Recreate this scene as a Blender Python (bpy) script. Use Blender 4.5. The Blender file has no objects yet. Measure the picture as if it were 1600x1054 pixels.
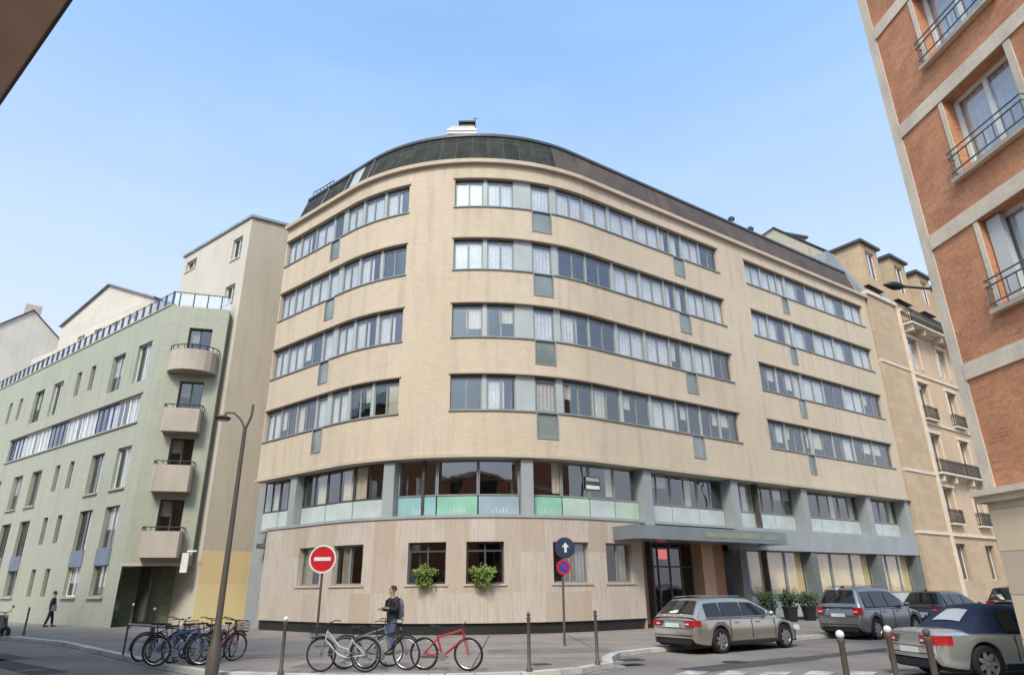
import bpy, bmesh, math, random
from mathutils import Vector, Matrix
S = bpy.context.scene
C = S.collection
R = math.radians
rnd = random.Random(7)
# ------------------------------------------------------------------ camera
cd = bpy.data.cameras.new('camera'); cam = bpy.data.objects.new('camera', cd); C.objects.link(cam)
PITCH, ROLL = R(20.85), R(-0.6)
F = Vector((0, math.cos(PITCH), math.sin(PITCH))); U = Vector((0, -math.sin(PITCH), math.cos(PITCH))); X = Vector((1, 0, 0))
RX = X*math.cos(ROLL) + U*math.sin(ROLL); UY = -X*math.sin(ROLL) + U*math.cos(ROLL)
m = Matrix((RX, UY, -F)).transposed().to_4x4(); m.translation = Vector((0, 0, 1.7))
cam.matrix_world = m
cd.sensor_width = 36; cd.lens = 1027/1600*36; cd.clip_start = .1; cd.clip_end = 5000
S.camera = cam
# ------------------------------------------------------------------ sky, sun, exposure
SUN_EL, SUN_AZ = 46, 194          # azimuth clockwise from +Y
w = bpy.data.worlds.new('World'); S.world = w; w.use_nodes = True
wn, wl = w.node_tree.nodes, w.node_tree.links
bg = wn['Background']; sky = wn.new('ShaderNodeTexSky'); sky.sky_type = 'NISHITA'; sky.sun_disc = False
sky.sun_elevation = R(SUN_EL); sky.sun_rotation = R(SUN_AZ); sky.air_density = 1.0; sky.dust_density = 2.6; sky.ozone_density = 1.2
tc = wn.new('ShaderNodeTexCoord'); mp = wn.new('ShaderNodeMapping'); mp.inputs['Scale'].default_value = (1.2, 1.2, 5)
nz = wn.new('ShaderNodeTexNoise'); nz.inputs['Scale'].default_value = 2.2; nz.inputs['Detail'].default_value = 6; nz.inputs['Roughness'].default_value = .6
rp = wn.new('ShaderNodeValToRGB'); rp.color_ramp.elements[0].position = .42; rp.color_ramp.elements[1].position = .85
rp.color_ramp.elements[0].color = (.10, .10, .10, 1); rp.color_ramp.elements[1].color = (.15, .15, .15, 1)
mx = wn.new('ShaderNodeMix'); mx.data_type = 'RGBA'; mx.inputs[7].default_value = (7.0, 8.4, 11.0, 1)
wl.new(tc.outputs['Generated'], mp.inputs[0]); wl.new(mp.outputs[0], nz.inputs['Vector']); wl.new(nz.outputs[0], rp.inputs[0])
wl.new(rp.outputs[0], mx.inputs[0]); wl.new(sky.outputs[0], mx.inputs[6]); tn = wn.new('ShaderNodeMix'); tn.data_type = 'RGBA'; tn.blend_type = 'MULTIPLY'; tn.inputs[0].default_value = 1; tn.inputs[7].default_value = (.69, .90, 1.0, 1)
wl.new(mx.outputs[2], tn.inputs[6])
sz = wn.new('ShaderNodeSeparateXYZ'); wl.new(tc.outputs['Generated'], sz.inputs[0])      # pale air low in the sky
mz = wn.new('ShaderNodeMapRange'); mz.inputs[1].default_value = .72; mz.inputs[2].default_value = 0.05; mz.inputs[3].default_value = 0; mz.inputs[4].default_value = .97; wl.new(sz.outputs[2], mz.inputs[0])
hz = wn.new('ShaderNodeMix'); hz.data_type = 'RGBA'; hz.inputs[7].default_value = (2.85, 2.74, 3.05, 1); wl.new(mz.outputs[0], hz.inputs[0]); wl.new(tn.outputs[2], hz.inputs[6])
wl.new(hz.outputs[2], bg.inputs[0])
bg.inputs[1].default_value = .15
sd = bpy.data.lights.new('sun', 'SUN'); sd.energy = 1.5; sd.angle = R(14); sd.color = (1, .90, .76)
so = bpy.data.objects.new('sun', sd); C.objects.link(so)
sv = Vector((math.sin(R(SUN_AZ))*math.cos(R(SUN_EL)), math.cos(R(SUN_AZ))*math.cos(R(SUN_EL)), math.sin(R(SUN_EL))))
so.rotation_euler = sv.to_track_quat('Z', 'Y').to_euler(); so.location = (0, 0, 60)
S.view_settings.view_transform = 'Standard'; S.view_settings.look = 'None'
S.view_settings.exposure = 1.06; S.view_settings.gamma = 1
# ------------------------------------------------------------------ materials
def mat(name, col, rough=.8, col2=None, nscale=1.0, namt=.25, detail=5, metal=0, spec=.3, bump=0, bscale=40,
        pattern=None, ps=(1, 1), mortar=(.5, .48, .44), msize=.02, streak=0, trans=0, emit=None, fine=0, coat=0, contrast=1):
    m = bpy.data.materials.new(name); m.use_nodes = True
    n, l = m.node_tree.nodes, m.node_tree.links; b = n['Principled BSDF']
    b.inputs['Roughness'].default_value = rough; b.inputs['Metallic'].default_value = metal
    b.inputs['Specular IOR Level'].default_value = spec
    if coat: b.inputs['Coat Weight'].default_value = coat; b.inputs['Coat Roughness'].default_value = .05
    uv = n.new('ShaderNodeUVMap'); uv.uv_map = 'uv'
    vec = uv.outputs[0]
    def rgb(c): 
        o = n.new('ShaderNodeRGB'); o.outputs[0].default_value = (*c, 1); return o.outputs[0]
    def mixc(f, a, bb, mode='MIX'):
        x = n.new('ShaderNodeMix'); x.data_type = 'RGBA'; x.blend_type = mode
        if isinstance(f, float): x.inputs[0].default_value = f
        else: l.new(f, x.inputs[0])
        l.new(a, x.inputs[6]); l.new(bb, x.inputs[7]); return x.outputs[2]
    def noise(scale, det=5, v=vec, sc=None):
        if sc:
            q = n.new('ShaderNodeMapping'); q.inputs['Scale'].default_value = (sc[0], sc[1], 1); l.new(v, q.inputs[0]); v = q.outputs[0]
        x = n.new('ShaderNodeTexNoise'); x.inputs['Scale'].default_value = scale; x.inputs['Detail'].default_value = det
        l.new(v, x.inputs['Vector']); return x.outputs[0]
    def ramp(f, a, b_):
        x = n.new('ShaderNodeMapRange'); x.inputs[1].default_value = a; x.inputs[2].default_value = b_; l.new(f, x.inputs[0]); return x.outputs[0]
    base = rgb(col)
    c2 = col2 or tuple(max(0, x*(1-namt)) for x in col)
    c = mixc(ramp(noise(nscale, detail), .35, .65), base, rgb(c2))
    if pattern in ('brick', 'tile'):
        q = n.new('ShaderNodeTexBrick'); q.inputs['Scale'].default_value = 1
        q.inputs['Brick Width'].default_value = ps[0]; q.inputs['Row Height'].default_value = ps[1]
        q.inputs['Mortar Size'].default_value = msize; q.inputs['Mortar Smooth'].default_value = .3
        if pattern == 'tile': q.offset = 0
        l.new(vec, q.inputs['Vector'])
        q.inputs['Color1'].default_value = (1+.12*contrast, 1+.08*contrast, 1, 1); q.inputs['Color2'].default_value = (1-.22*contrast, 1-.2*contrast, 1-.16*contrast, 1)
        q.inputs['Mortar'].default_value = (1, 1, 1, 1)
        c = mixc(1.0, c, q.outputs[0], 'MULTIPLY')
        c = mixc(q.outputs['Fac'], c, rgb(mortar))
    if pattern == 'planks':      # vertical cladding boards, each with its own tone
        sep = n.new('ShaderNodeSeparateXYZ'); l.new(vec, sep.inputs[0])
        outs = []
        for wd, seed in ((ps[0], 0), (ps[0]*3.1, 17)):
            d = n.new('ShaderNodeMath'); d.operation = 'DIVIDE'; d.inputs[1].default_value = wd; l.new(sep.outputs[0], d.inputs[0])
            f = n.new('ShaderNodeMath'); f.operation = 'FLOOR'; l.new(d.outputs[0], f.inputs[0])
            dz = n.new('ShaderNodeMath'); dz.operation = 'DIVIDE'; dz.inputs[1].default_value = ps[1]; l.new(sep.outputs[1], dz.inputs[0])
            fz = n.new('ShaderNodeMath'); fz.operation = 'FLOOR'; l.new(dz.outputs[0], fz.inputs[0])
            cb = n.new('ShaderNodeCombineXYZ'); l.new(f.outputs[0], cb.inputs[0]); l.new(fz.outputs[0], cb.inputs[1]); cb.inputs[2].default_value = seed
            wnz = n.new('ShaderNodeTexWhiteNoise'); l.new(cb.outputs[0], wnz.inputs[0]); outs.append((wnz.outputs[0], wnz.outputs[1]))
        c = mixc(outs[0][0], c, rgb(tuple(x*y for x, y in zip(col, (.95, .89, .85)))))
        sm = mixc(ramp(outs[1][0], .3, .9), rgb((1.06, 1.06, 1.08)), rgb((.92, .86, .80)))
        c = mixc(1.0, c, sm, 'MULTIPLY')
        c = mixc(ramp(noise(1.2, 6, sc=(9, .7)), .45, .8), c, rgb(tuple(x*.72 for x in col)))
    if streak:
        s = ramp(noise(1.0, 6, sc=(2.2, .22)), .5, .78)
        ms = n.new('ShaderNodeMath'); ms.operation = 'MULTIPLY'; ms.inputs[1].default_value = streak; l.new(s, ms.inputs[0])
        c = mixc(ms.outputs[0], c, rgb(tuple(x*.45 for x in col)))
    if fine:
        g = noise(bscale, 3)
        g2 = n.new('ShaderNodeMapRange'); g2.inputs[1].default_value = .3; g2.inputs[2].default_value = .7; g2.inputs[3].default_value = 1-fine; g2.inputs[4].default_value = 1+fine; l.new(g, g2.inputs[0])
        cc = n.new('ShaderNodeCombineColor'); [l.new(g2.outputs[0], cc.inputs[i]) for i in range(3)]
        c = mixc(1.0, c, cc.outputs[0], 'MULTIPLY')
    l.new(c, b.inputs['Base Color'])
    if bump:
        bp = n.new('ShaderNodeBump'); bp.inputs['Strength'].default_value = bump; bp.inputs['Distance'].default_value = .02
        l.new(noise(bscale, 4), bp.inputs['Height']); l.new(bp.outputs[0], b.inputs['Normal'])
    if emit: b.inputs['Emission Color'].default_value = (*emit[0], 1); b.inputs['Emission Strength'].default_value = emit[1]
    return m
def glassmat(name, tint, refl=.35, rough=.02, tr=.6):
    m = bpy.data.materials.new(name); m.use_nodes = True
    n, l = m.node_tree.nodes, m.node_tree.links; n.remove(n['Principled BSDF']); out = n['Material Output']
    t = n.new('ShaderNodeBsdfTransparent'); t.inputs[0].default_value = (*tint, 1)
    g = n.new('ShaderNodeBsdfGlossy'); g.inputs[0].default_value = (.9, .93, .95, 1); g.inputs[1].default_value = rough
    lw = n.new('ShaderNodeLayerWeight'); lw.inputs[0].default_value = .5; pw = n.new('ShaderNodeMath'); pw.operation = 'POWER'; pw.inputs[1].default_value = 4; l.new(lw.outputs['Facing'], pw.inputs[0])
    mr = n.new('ShaderNodeMapRange'); mr.inputs[3].default_value = refl; mr.inputs[4].default_value = 1; l.new(pw.outputs[0], mr.inputs[0])
    tcn = n.new('ShaderNodeTexCoord'); nn = n.new('ShaderNodeTexNoise'); nn.inputs['Scale'].default_value = .55; l.new(tcn.outputs['Object'], nn.inputs[0])
    bp = n.new('ShaderNodeBump'); bp.inputs['Strength'].default_value = .25; bp.inputs['Distance'].default_value = .04; l.new(nn.outputs[0], bp.inputs['Height']); l.new(bp.outputs[0], g.inputs['Normal'])
    mixs = n.new('ShaderNodeMixShader'); l.new(mr.outputs[0], mixs.inputs[0]); l.new(t.outputs[0], mixs.inputs[1]); l.new(g.outputs[0], mixs.inputs[2]); l.new(mixs.outputs[0], out.inputs[0])
    return m
M = {}
M['beige'] = mat('beige_facing', (.545, .445, .335), .85, (.505, .41, .30), .22, pattern='brick', ps=(.33, .11), msize=.003, mortar=(.51, .42, .315), streak=.38, fine=.05, bscale=9, bump=.1, contrast=.25)
M['beigetrim'] = mat('beige_trim', (.50, .41, .31), .8, None, .8, .12, streak=.2)
M['soffit'] = mat('soffit_paint', (.50, .44, .35), .8, None, .6, .1)
M['stone'] = mat('travertine', (.48, .42, .355), .75, (.455, .385, .32), .5, pattern='planks', ps=(.34, 1.55), fine=.06, bscale=14)
M['stonewarm'] = mat('warm_stone', (.52, .36, .24), .7, (.46, .31, .2), .5, pattern='planks', ps=(.4, 4), fine=.06, bscale=14)
M['plinth'] = mat('black_plinth', (.025, .025, .025), .5, None, 2, .3)
M['grey'] = mat('grey_metal', (.31, .325, .325), .5, (.27, .285, .285), .7, streak=.15)
M['frame'] = mat('grey_green_frame', (.25, .265, .255), .45, None, 1, .2)
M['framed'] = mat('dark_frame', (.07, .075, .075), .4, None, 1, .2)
M['framel'] = mat('pale_frame', (.52, .54, .53), .5, None, 1, .12)
M['opaque'] = mat('grey_infill', (.40, .43, .42), .45, None, .8, .15)
M['white'] = mat('white_paint', (.74, .74, .70), .6, None, 1.5, .12)
M['curt'] = mat('curtain_white', (.60, .585, .575), .9, (.49, .475, .465), .9, fine=.1, bscale=6)
M['curt2'] = mat('curtain_beige', (.60, .53, .41), .9, (.48, .42, .32), 1.1, fine=.1, bscale=6)
M['curty'] = mat('curtain_gold', (.80, .62, .33), .9, (.68, .51, .25), 1.1)
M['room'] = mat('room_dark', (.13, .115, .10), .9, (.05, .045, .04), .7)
M['glass'] = glassmat('window_glass', (.93, .95, .95), .20)
M['glassd'] = glassmat('dark_glass', (.62, .64, .62), .13)
M['cgl'] = mat('car_glass', (.012, .014, .013), .05, None, 1, .2, spec=.5, coat=.15)
M['ribg'] = mat('balcony_glass', (.24, .27, .255), .12, (.15, .175, .165), .5, spec=.8)
for k, c in dict(pale=(.47, .52, .49), teal=(.27, .46, .47), green=(.26, .50, .37), blue=(.30, .39, .43), lime=(.42, .52, .42)).items():
    M['sp_'+k] = mat('spandrel_'+k, c, .2, tuple(x*.85 for x in c), 1.2, spec=.6)
M['roofg'] = mat('attic_dark_slate', (.05, .05, .042), .85, (.03, .034, .03), 1.2, pattern='tile', ps=(.9, 1.5), msize=.02, mortar=(.075, .08, .08), spec=.15, streak=.4, fine=.2, bscale=3)
M['roofb'] = mat('attic_mauve_slate', (.105, .078, .07), .85, (.075, .06, .056), .5, pattern='tile', ps=(.45, 3.4), msize=.018, mortar=(.10, .085, .08), streak=.3)
M['zinc'] = mat('zinc_roof', (.30, .32, .33), .45, (.24, .26, .27), .6, pattern='tile', ps=(.6, 9), msize=.03, mortar=(.2, .21, .22))
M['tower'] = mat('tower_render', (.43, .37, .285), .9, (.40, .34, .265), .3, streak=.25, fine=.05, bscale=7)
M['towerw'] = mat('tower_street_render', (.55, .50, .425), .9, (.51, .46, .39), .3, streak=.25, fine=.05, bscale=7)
M['ochre'] = mat('ochre_render', (.60, .44, .23), .9, (.56, .42, .23), .4, streak=.15)
M['yellow'] = mat('yellow_render', (.63, .52, .27), .9, (.58, .47, .26), .4, streak=.15)
M['gtile'] = mat('green_tile', (.37, .37, .29), .55, (.345, .345, .27), .3, pattern='tile', ps=(.3, .15), msize=.008, mortar=(.32, .33, .26), streak=.35, fine=.03, bscale=5, contrast=.25)
M['pinkc'] = mat('balcony_concrete', (.47, .40, .33), .85, None, .6, .15, streak=.3)
M['cream'] = mat('cream_render', (.60, .55, .47), .9, (.54, .49, .42), .3, streak=.2)
M['brick'] = mat('orange_brick', (.60, .275, .135), .9, (.44, .175, .09), 1.3, detail=8, pattern='brick', ps=(.22, .072), msize=.009, mortar=(.42, .26, .17), fine=.12, bscale=11, bump=.2, contrast=.75)
M['band'] = mat('pale_band', (.68, .59, .46), .85, (.56, .48, .38), 1.2, streak=.3, fine=.06, bscale=9)
M['ashlar'] = mat('ashlar', (.50, .37, .24), .85, (.44, .32, .21), .5, pattern='brick', ps=(1.1, .42), msize=.015, mortar=(.40, .32, .23), streak=.25, fine=.06, bscale=6, contrast=.4)
M['ashlarp'] = mat('ashlar_pink', (.58, .41, .27), .85, (.50, .36, .25), .4, streak=.25, fine=.06, bscale=6)
M['stonebase'] = mat('ground_stone', (.66, .55, .40), .85, (.60, .49, .35), .6, pattern='brick', ps=(2.2, .75), msize=.014, mortar=(.36, .31, .25), streak=.2)
M['iron'] = mat('dark_iron', (.03, .032, .035), .5, None, 2, .2)
M['ironb'] = mat('blue_iron', (.10, .13, .15), .45, None, 2, .2)
M['brown'] = mat('lamp_brown', (.105, .088, .075), .5, None, 2, .2)
M['asphalt'] = mat('asphalt', (.235, .205, .18), .88, (.15, .132, .118), .30, detail=9, fine=.22, bscale=25, bump=.4, streak=.3)
M['pave'] = mat('pavement', (.27, .228, .198), .9, (.20, .172, .15), .45, detail=9, streak=.25, fine=.12, bscale=18, bump=.3)
M['kerb'] = mat('granite_kerb', (.56, .54, .50), .85, None, 1, .25, pattern='brick', ps=(1.0, 5), msize=.012, mortar=(.2, .19, .18))
M['mark'] = mat('road_paint', (.50, .49, .47), .85, (.22, .21, .20), 2.2, detail=8)
M['rubber'] = mat('rubber', (.018, .018, .018), .8)
M['rim'] = mat('alloy', (.35, .35, .36), .35, None, 3, .2, metal=.7)
M['red'] = mat('red_lens', (.45, .01, .02), .15, (.3, .01, .01), 8, spec=.7)
M['plate'] = mat('plate_white', (.7, .7, .68), .5)
M['softglass'] = mat('pale_rear_glass', (.42, .47, .50), .12, None, 1, .1, spec=.8)
M['trimb'] = mat('black_trim', (.02, .02, .022), .5)
M['champ'] = mat('champagne_paint', (.50, .45, .37), .24, (.47, .42, .35), .8, metal=.8, coat=.7)
M['greyp'] = mat('slate_paint', (.24, .24, .245), .3, None, .8, .1, metal=.75, coat=.7)
M['darkp'] = mat('dark_paint', (.04, .042, .045), .3, None, .8, .1, metal=.3, coat=.7)
M['silv'] = mat('silver_paint', (.58, .60, .57), .24, None, .8, .08, metal=.8, coat=.7)
M['bluetop'] = mat('blue_canvas', (.02, .028, .06), .85, None, 3, .3)
M['signred'] = mat('sign_red', (.55, .015, .02), .4)
M['signblue'] = mat('sign_blue', (.04, .06, .30), .4)
M['signnavy'] = mat('sign_navy', (.03, .045, .09), .4)
M['leafy'] = mat('lime_leaves', (.22, .27, .06), .7, (.13, .19, .04), 6)
M['leafd'] = mat('dark_leaves', (.035, .06, .025), .7, (.06, .09, .03), 6)
M['skin'] = mat('skin', (.45, .27, .19), .6)
M['jeans'] = mat('jeans', (.055, .07, .15), .9, (.09, .11, .2), 6)
M['jacket'] = mat('dark_jacket', (.025, .026, .032), .85)
M['pack'] = mat('grey_pack', (.16, .16, .19), .85, (.10, .10, .12), 8)
M['hair'] = mat('brown_hair', (.05, .03, .018), .8)
M['bred'] = mat('red_enamel', (.42, .03, .035), .3, coat=.5)
M['bwhite'] = mat('pale_enamel', (.45, .47, .45), .35, coat=.4)
M['bteal'] = mat('teal_enamel', (.12, .22, .24), .35, coat=.4)
M['bblack'] = mat('black_enamel', (.02, .02, .022), .35, coat=.4)
M['bblue'] = mat('blue_enamel', (.05, .09, .2), .35, coat=.4)
M['panel'] = mat('solar_pale', (.42, .44, .40), .3)
M['wood'] = mat('wood_panel', (.40, .20, .11), .6, (.32, .17, .1), .9, pattern='planks', ps=(.5, 5))
M['redglow'] = mat('red_sign', (.5, .06, .05), .5, emit=((1, .12, .08), .5))
# ------------------------------------------------------------------ mesh builder
class MB:
    def __init__(s): s.v, s.f, s.uv, s.sm = [], [], [], False
    def face(s, pts, uv=None):
        i = len(s.v); s.v += [tuple(p) for p in pts]; s.f.append(tuple(range(i, i+len(pts))))
        if uv is None:
            a, b, c = Vector(pts[0]), Vector(pts[1]), Vector(pts[2]); n = (b-a).cross(c-a)
            if n.length < 1e-12: n = Vector((0, 0, 1))
            n.normalize()
            if abs(n.z) > .8: uv = [(p[0], p[1]) for p in pts]
            else:
                t = Vector((-n.y, n.x, 0)).normalized(); uv = [(Vector(p).dot(t), p[2]) for p in pts]
        s.uv += list(uv)
    def hexa(s, q):      # q: 4 bottom, 4 top points, bottom ccw from above
        b0, b1, b2, b3, t0, t1, t2, t3 = q
        for fc in ((b0, b3, b2, b1), (t0, t1, t2, t3), (b0, b1, t1, t0), (b1, b2, t2, t1), (b2, b3, t3, t2), (b3, b0, t0, t3)): s.face(fc)
    def box(s, c, d, rz=0, ctr=True):
        x, y, z = c; a, b, h = d[0]/2, d[1]/2, d[2]; z0 = z-h/2 if ctr else z
        cs, sn = math.cos(rz), math.sin(rz)
        f = lambda u, v, zz: (x+u*cs-v*sn, y+u*sn+v*cs, zz)
        s.hexa([f(-a, -b, z0), f(a, -b, z0), f(a, b, z0), f(-a, b, z0), f(-a, -b, z0+h), f(a, -b, z0+h), f(a, b, z0+h), f(-a, b, z0+h)])
    def tube(s, pts, r, n=8, cap=True):
        pts = [Vector(p) for p in pts]; rs = r if isinstance(r, (list, tuple)) else [r]*len(pts)
        rings = []
        prev = None
        for i, p in enumerate(pts):
            d = (pts[min(i+1, len(pts)-1)]-pts[max(i-1, 0)]).normalized()
            if prev is None:
                a = d.orthogonal().normalized()
            else:
                a = (prev-d*prev.dot(d)); a = a.normalized() if a.length > 1e-6 else d.orthogonal().normalized()
            prev = a; b = d.cross(a)
            rings.append([p+(a*math.cos(2*math.pi*k/n)+b*math.sin(2*math.pi*k/n))*rs[i] for k in range(n)])
        for i in range(len(rings)-1):
            for k in range(n):
                s.face((rings[i][k], rings[i][(k+1) % n], rings[i+1][(k+1) % n], rings[i+1][k]))
        if cap: s.face(rings[0][::-1]); s.face(rings[-1])
    def lathe(s, prof, c=(0, 0, 0), n=24, axis='z', closed=False):
        P = []
        for k in range(n):
            a = 2*math.pi*k/n; ring = []
            for r, h in prof:
                if axis == 'z': ring.append((c[0]+r*math.cos(a), c[1]+r*math.sin(a), c[2]+h))
                else: ring.append((c[0]+r*math.cos(a), c[1]+h, c[2]+r*math.sin(a)))
            P.append(ring)
        m_ = len(prof)
        for k in range(n):
            A, B = P[k], P[(k+1) % n]
            for j in range(m_ if closed else m_-1):
                j2 = (j+1) % m_
                q = [A[j], B[j], B[j2], A[j2]]
                if prof[j][0] < 1e-6: q = [A[j], B[j2], A[j2]]
                elif prof[j2][0] < 1e-6: q = [A[j], B[j], A[j2]]
                s.face(q if axis == 'z' else q[::-1])
    def ball(s, c, r, n=10):
        s.lathe([(max(0, math.sin(math.pi*i/n))*r if 0 < i < n else 0, -math.cos(math.pi*i/n)*r) for i in range(n+1)], c, 12)
    def path(s, p, u0, u1, z0, z1, o0, o1, top=True):    # curved box following a facade path (o0 inner, o1 outer)
        us = p.split(u0, u1)
        for a, b in zip(us[:-1], us[1:]):
            s.face((p(a, o1, z0), p(b, o1, z0), p(b, o1, z1), p(a, o1, z1)), ((a, z0), (b, z0), (b, z1), (a, z1)))
            s.face((p(b, o0, z0), p(a, o0, z0), p(a, o0, z1), p(b, o0, z1)), ((b, z0), (a, z0), (a, z1), (b, z1)))
            s.face((p(a, o0, z0), p(b, o0, z0), p(b, o1, z0), p(a, o1, z0)), ((a, o0), (b, o0), (b, o1), (a, o1)))
            if top: s.face((p(a, o1, z1), p(b, o1, z1), p(b, o0, z1), p(a, o0, z1)), ((a, o1), (b, o1), (b, o0), (a, o0)))
        for a, fl in ((u0, 1), (u1, 0)):
            q = [p(a, o0, z0), p(a, o1, z0), p(a, o1, z1), p(a, o0, z1)]
            s.face(q if fl else q[::-1], ((o0, z0), (o1, z0), (o1, z1), (o0, z1)))
    def wall(s, p, u0, u1, z0, z1, ops, off=0, th=.3):
        us = set(p.split(u0, u1)); zs = {z0, z1}
        for o in ops: us |= {o[0], o[1]}; zs |= {o[2], o[3]}
        us = sorted(x for x in us if u0-1e-6 <= x <= u1+1e-6); zs = sorted(x for x in zs if z0-1e-6 <= x <= z1+1e-6)
        us = [x for i, x in enumerate(us) if i == 0 or x-us[i-1] > 1e-5]; zs = [x for i, x in enumerate(zs) if i == 0 or x-zs[i-1] > 1e-5]
        for a, b in zip(us[:-1], us[1:]):
            um = (a+b)/2; zst = None
            for c, d in zip(zs[:-1], zs[1:]):
                zm = (c+d)/2
                if any(o[0] < um < o[1] and o[2] < zm < o[3] for o in ops): continue
                s.face((p(a, off, c), p(b, off, c), p(b, off, d), p(a, off, d)), ((a, c), (b, c), (b, d), (a, d)))
        for o in ops:
            a, b, c, d = o[:4]; t = o[4] if len(o) > 4 else th
            ss = [x for x in us if a-1e-6 <= x <= b+1e-6]
            for e, f in zip(ss[:-1], ss[1:]):
                s.face((p(e, off, c), p(f, off, c), p(f, off-t, c), p(e, off-t, c))[::-1], ((e, 0), (f, 0), (f, t), (e, t))[::-1])
                s.face((p(e, off, d), p(f, off, d), p(f, off-t, d), p(e, off-t, d)), ((e, 0), (f, 0), (f, t), (e, t)))
            s.face((p(a, off, c), p(a, off-t, c), p(a, off-t, d), p(a, off, d)), ((0, c), (t, c), (t, d), (0, d)))
            s.face((p(b, off, c), p(b, off-t, c), p(b, off-t, d), p(b, off, d))[::-1], ((0, c), (t, c), (t, d), (0, d))[::-1])
    def build(s, name, m_, parent=None, smooth=False, mods=None):
        me = bpy.data.meshes.new(name)
        org = ORG.get(root_of(parent).name, Vector((0, 0, 0))) if parent else Vector((0, 0, 0))
        me.from_pydata([(x-org.x, y-org.y, z-org.z) for x, y, z in s.v], [], s.f)
        u = me.uv_layers.new(name='uv')
        for i, c in enumerate(s.uv): u.data[i].uv = c
        me.materials.append(m_ if not isinstance(m_, str) else M[m_])
        if smooth:
            bm = bmesh.new(); bm.from_mesh(me); bmesh.ops.remove_doubles(bm, verts=bm.verts, dist=.0004); bmesh.ops.recalc_face_normals(bm, faces=bm.faces)
            for f in bm.faces: f.smooth = True
            for e in bm.edges:
                if len(e.link_faces) == 2 and e.calc_face_angle(0) > R(38 if smooth is True else smooth): e.smooth = False
            bm.to_mesh(me); bm.free()
        o = bpy.data.objects.new(name, me); C.objects.link(o)
        if parent: o.parent = parent
        return o
ORG = {}
def root_of(o):
    while o.parent: o = o.parent
    return o
def thing(name, label, cat, loc=(0, 0, 0), rz=0, group=None, local=False):
    o = bpy.data.objects.new(name, None); C.objects.link(o); o.location = loc; o.rotation_euler = (0, 0, rz); o.empty_display_size = .3
    o['label'] = label; o['category'] = cat
    if group: o['group'] = group
    if not local: ORG[o.name] = Vector(loc)
    return o
def tag(o, label, cat, group=None):
    o['label'] = label; o['category'] = cat
    if group: o['group'] = group
    return o
def struct(o): o['kind'] = 'structure'; return o
def dup(root, loc, rz, label, group=None, cat=None):
    def cp(o, par):
        c = o.copy(); C.objects.link(c); c.parent = par
        for ch in o.children: cp(ch, c)
        return c
    r = cp(root, None); r.location = loc; r.rotation_euler = (0, 0, rz); r['label'] = label
    if group: r['group'] = group
    if cat: r['category'] = cat
    return r
# ------------------------------------------------------------------ facade paths
class Line:
    def __init__(s, P, az, side=1):      # outward normal on the right of the direction when side=1
        a = R(az); s.P = Vector((P[0], P[1])); s.d = Vector((math.sin(a), math.cos(a))); s.n = Vector((s.d.y, -s.d.x))*side
    def __call__(s, u, off, z):
        q = s.P+s.d*u+s.n*off; return (q.x, q.y, z)
    def split(s, a, b): return [a, b]
I0 = Vector((-2.5, 25.5)); dl = Vector((-.766, .643)); dr = Vector((math.sin(R(55.5)), math.cos(R(55.5))))
PHI = R(74.509); RAD = 8/math.tan(PHI/2); TL = I0+dl*8; TR = I0+dr*8; CC = Vector((-1.8645, 38.7003)); A0 = R(-130.0138); A1 = R(-55.5); LARC = RAD*PHI
class Arc:
    def __call__(s, u, off, z):
        if u < 0: q = TL-dl*u+(TL-CC)/RAD*off
        elif u > LARC: q = TR+dr*(u-LARC)+(TR-CC)/RAD*off
        else:
            a = A0+(A1-A0)*u/LARC; q = CC+Vector((math.cos(a), math.sin(a)))*(RAD+off)
        return (q.x, q.y, z)
    def split(s, a, b):
        x = [a]+[k*LARC/34 for k in range(35) if a+.02 < k*LARC/34 < b-.02]+[b]
        return x
AP = Arc()
# windows: frame part with pane and curtain children
def window(p, u0, u1, z0, z1, off, parent, fr='frame', nsash=2, curtain=None, glass='glass', fw=.055, name='window', drape=.0, transom=None):
    mb = MB(); t = .06
    for a, b, c, d in ((u0, u0+fw, z0, z1), (u1-fw, u1, z0, z1)): mb.path(p, a, b, c, d, off-t, off)
    for c, d in ((z0, z0+fw), (z1-fw, z1)): mb.path(p, u0+fw, u1-fw, c, d, off-t, off)
    for k in range(1, nsash):
        x = u0+(u1-u0)*k/nsash; mb.path(p, x-fw*.55, x+fw*.55, z0+fw, z1-fw, off-t, off+.004)
    if transom: mb.path(p, u0+fw, u1-fw, transom-fw/2, transom+fw/2, off-t, off-.004)
    o = mb.build(name, fr, parent)
    g = MB(); us_ = p.split(u0+.01, u1-.01)
    for a, b in zip(us_[:-1], us_[1:]): g.face((p(a, off-.03, z0+.01), p(b, off-.03, z0+.01), p(b, off-.03, z1-.01), p(a, off-.03, z1-.01)), ((a, z0), (b, z0), (b, z1), (a, z1)))
    g.build('pane', glass, o)
    if curtain:
        cm, a, b, zb = curtain
        c = MB(); A, B = u0+(u1-u0)*a, u0+(u1-u0)*b; n = max(4, int((B-A)/.09))
        for k in range(n):
            x0, x1 = A+(B-A)*k/n, A+(B-A)*(k+1)/n; o0 = off-.075-(.03 if k % 2 else 0); o1 = off-.075-(0 if k % 2 else .03)
            zb2 = z0+(z1-z0)*zb
            c.face((p(x0, o0, zb2), p(x1, o1, zb2), p(x1, o1, z1-.02), p(x0, o0, z1-.02)), ((x0, zb2), (x1, zb2), (x1, z1), (x0, z1)))
        c.build('curtain', cm, o)
    return o
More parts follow.
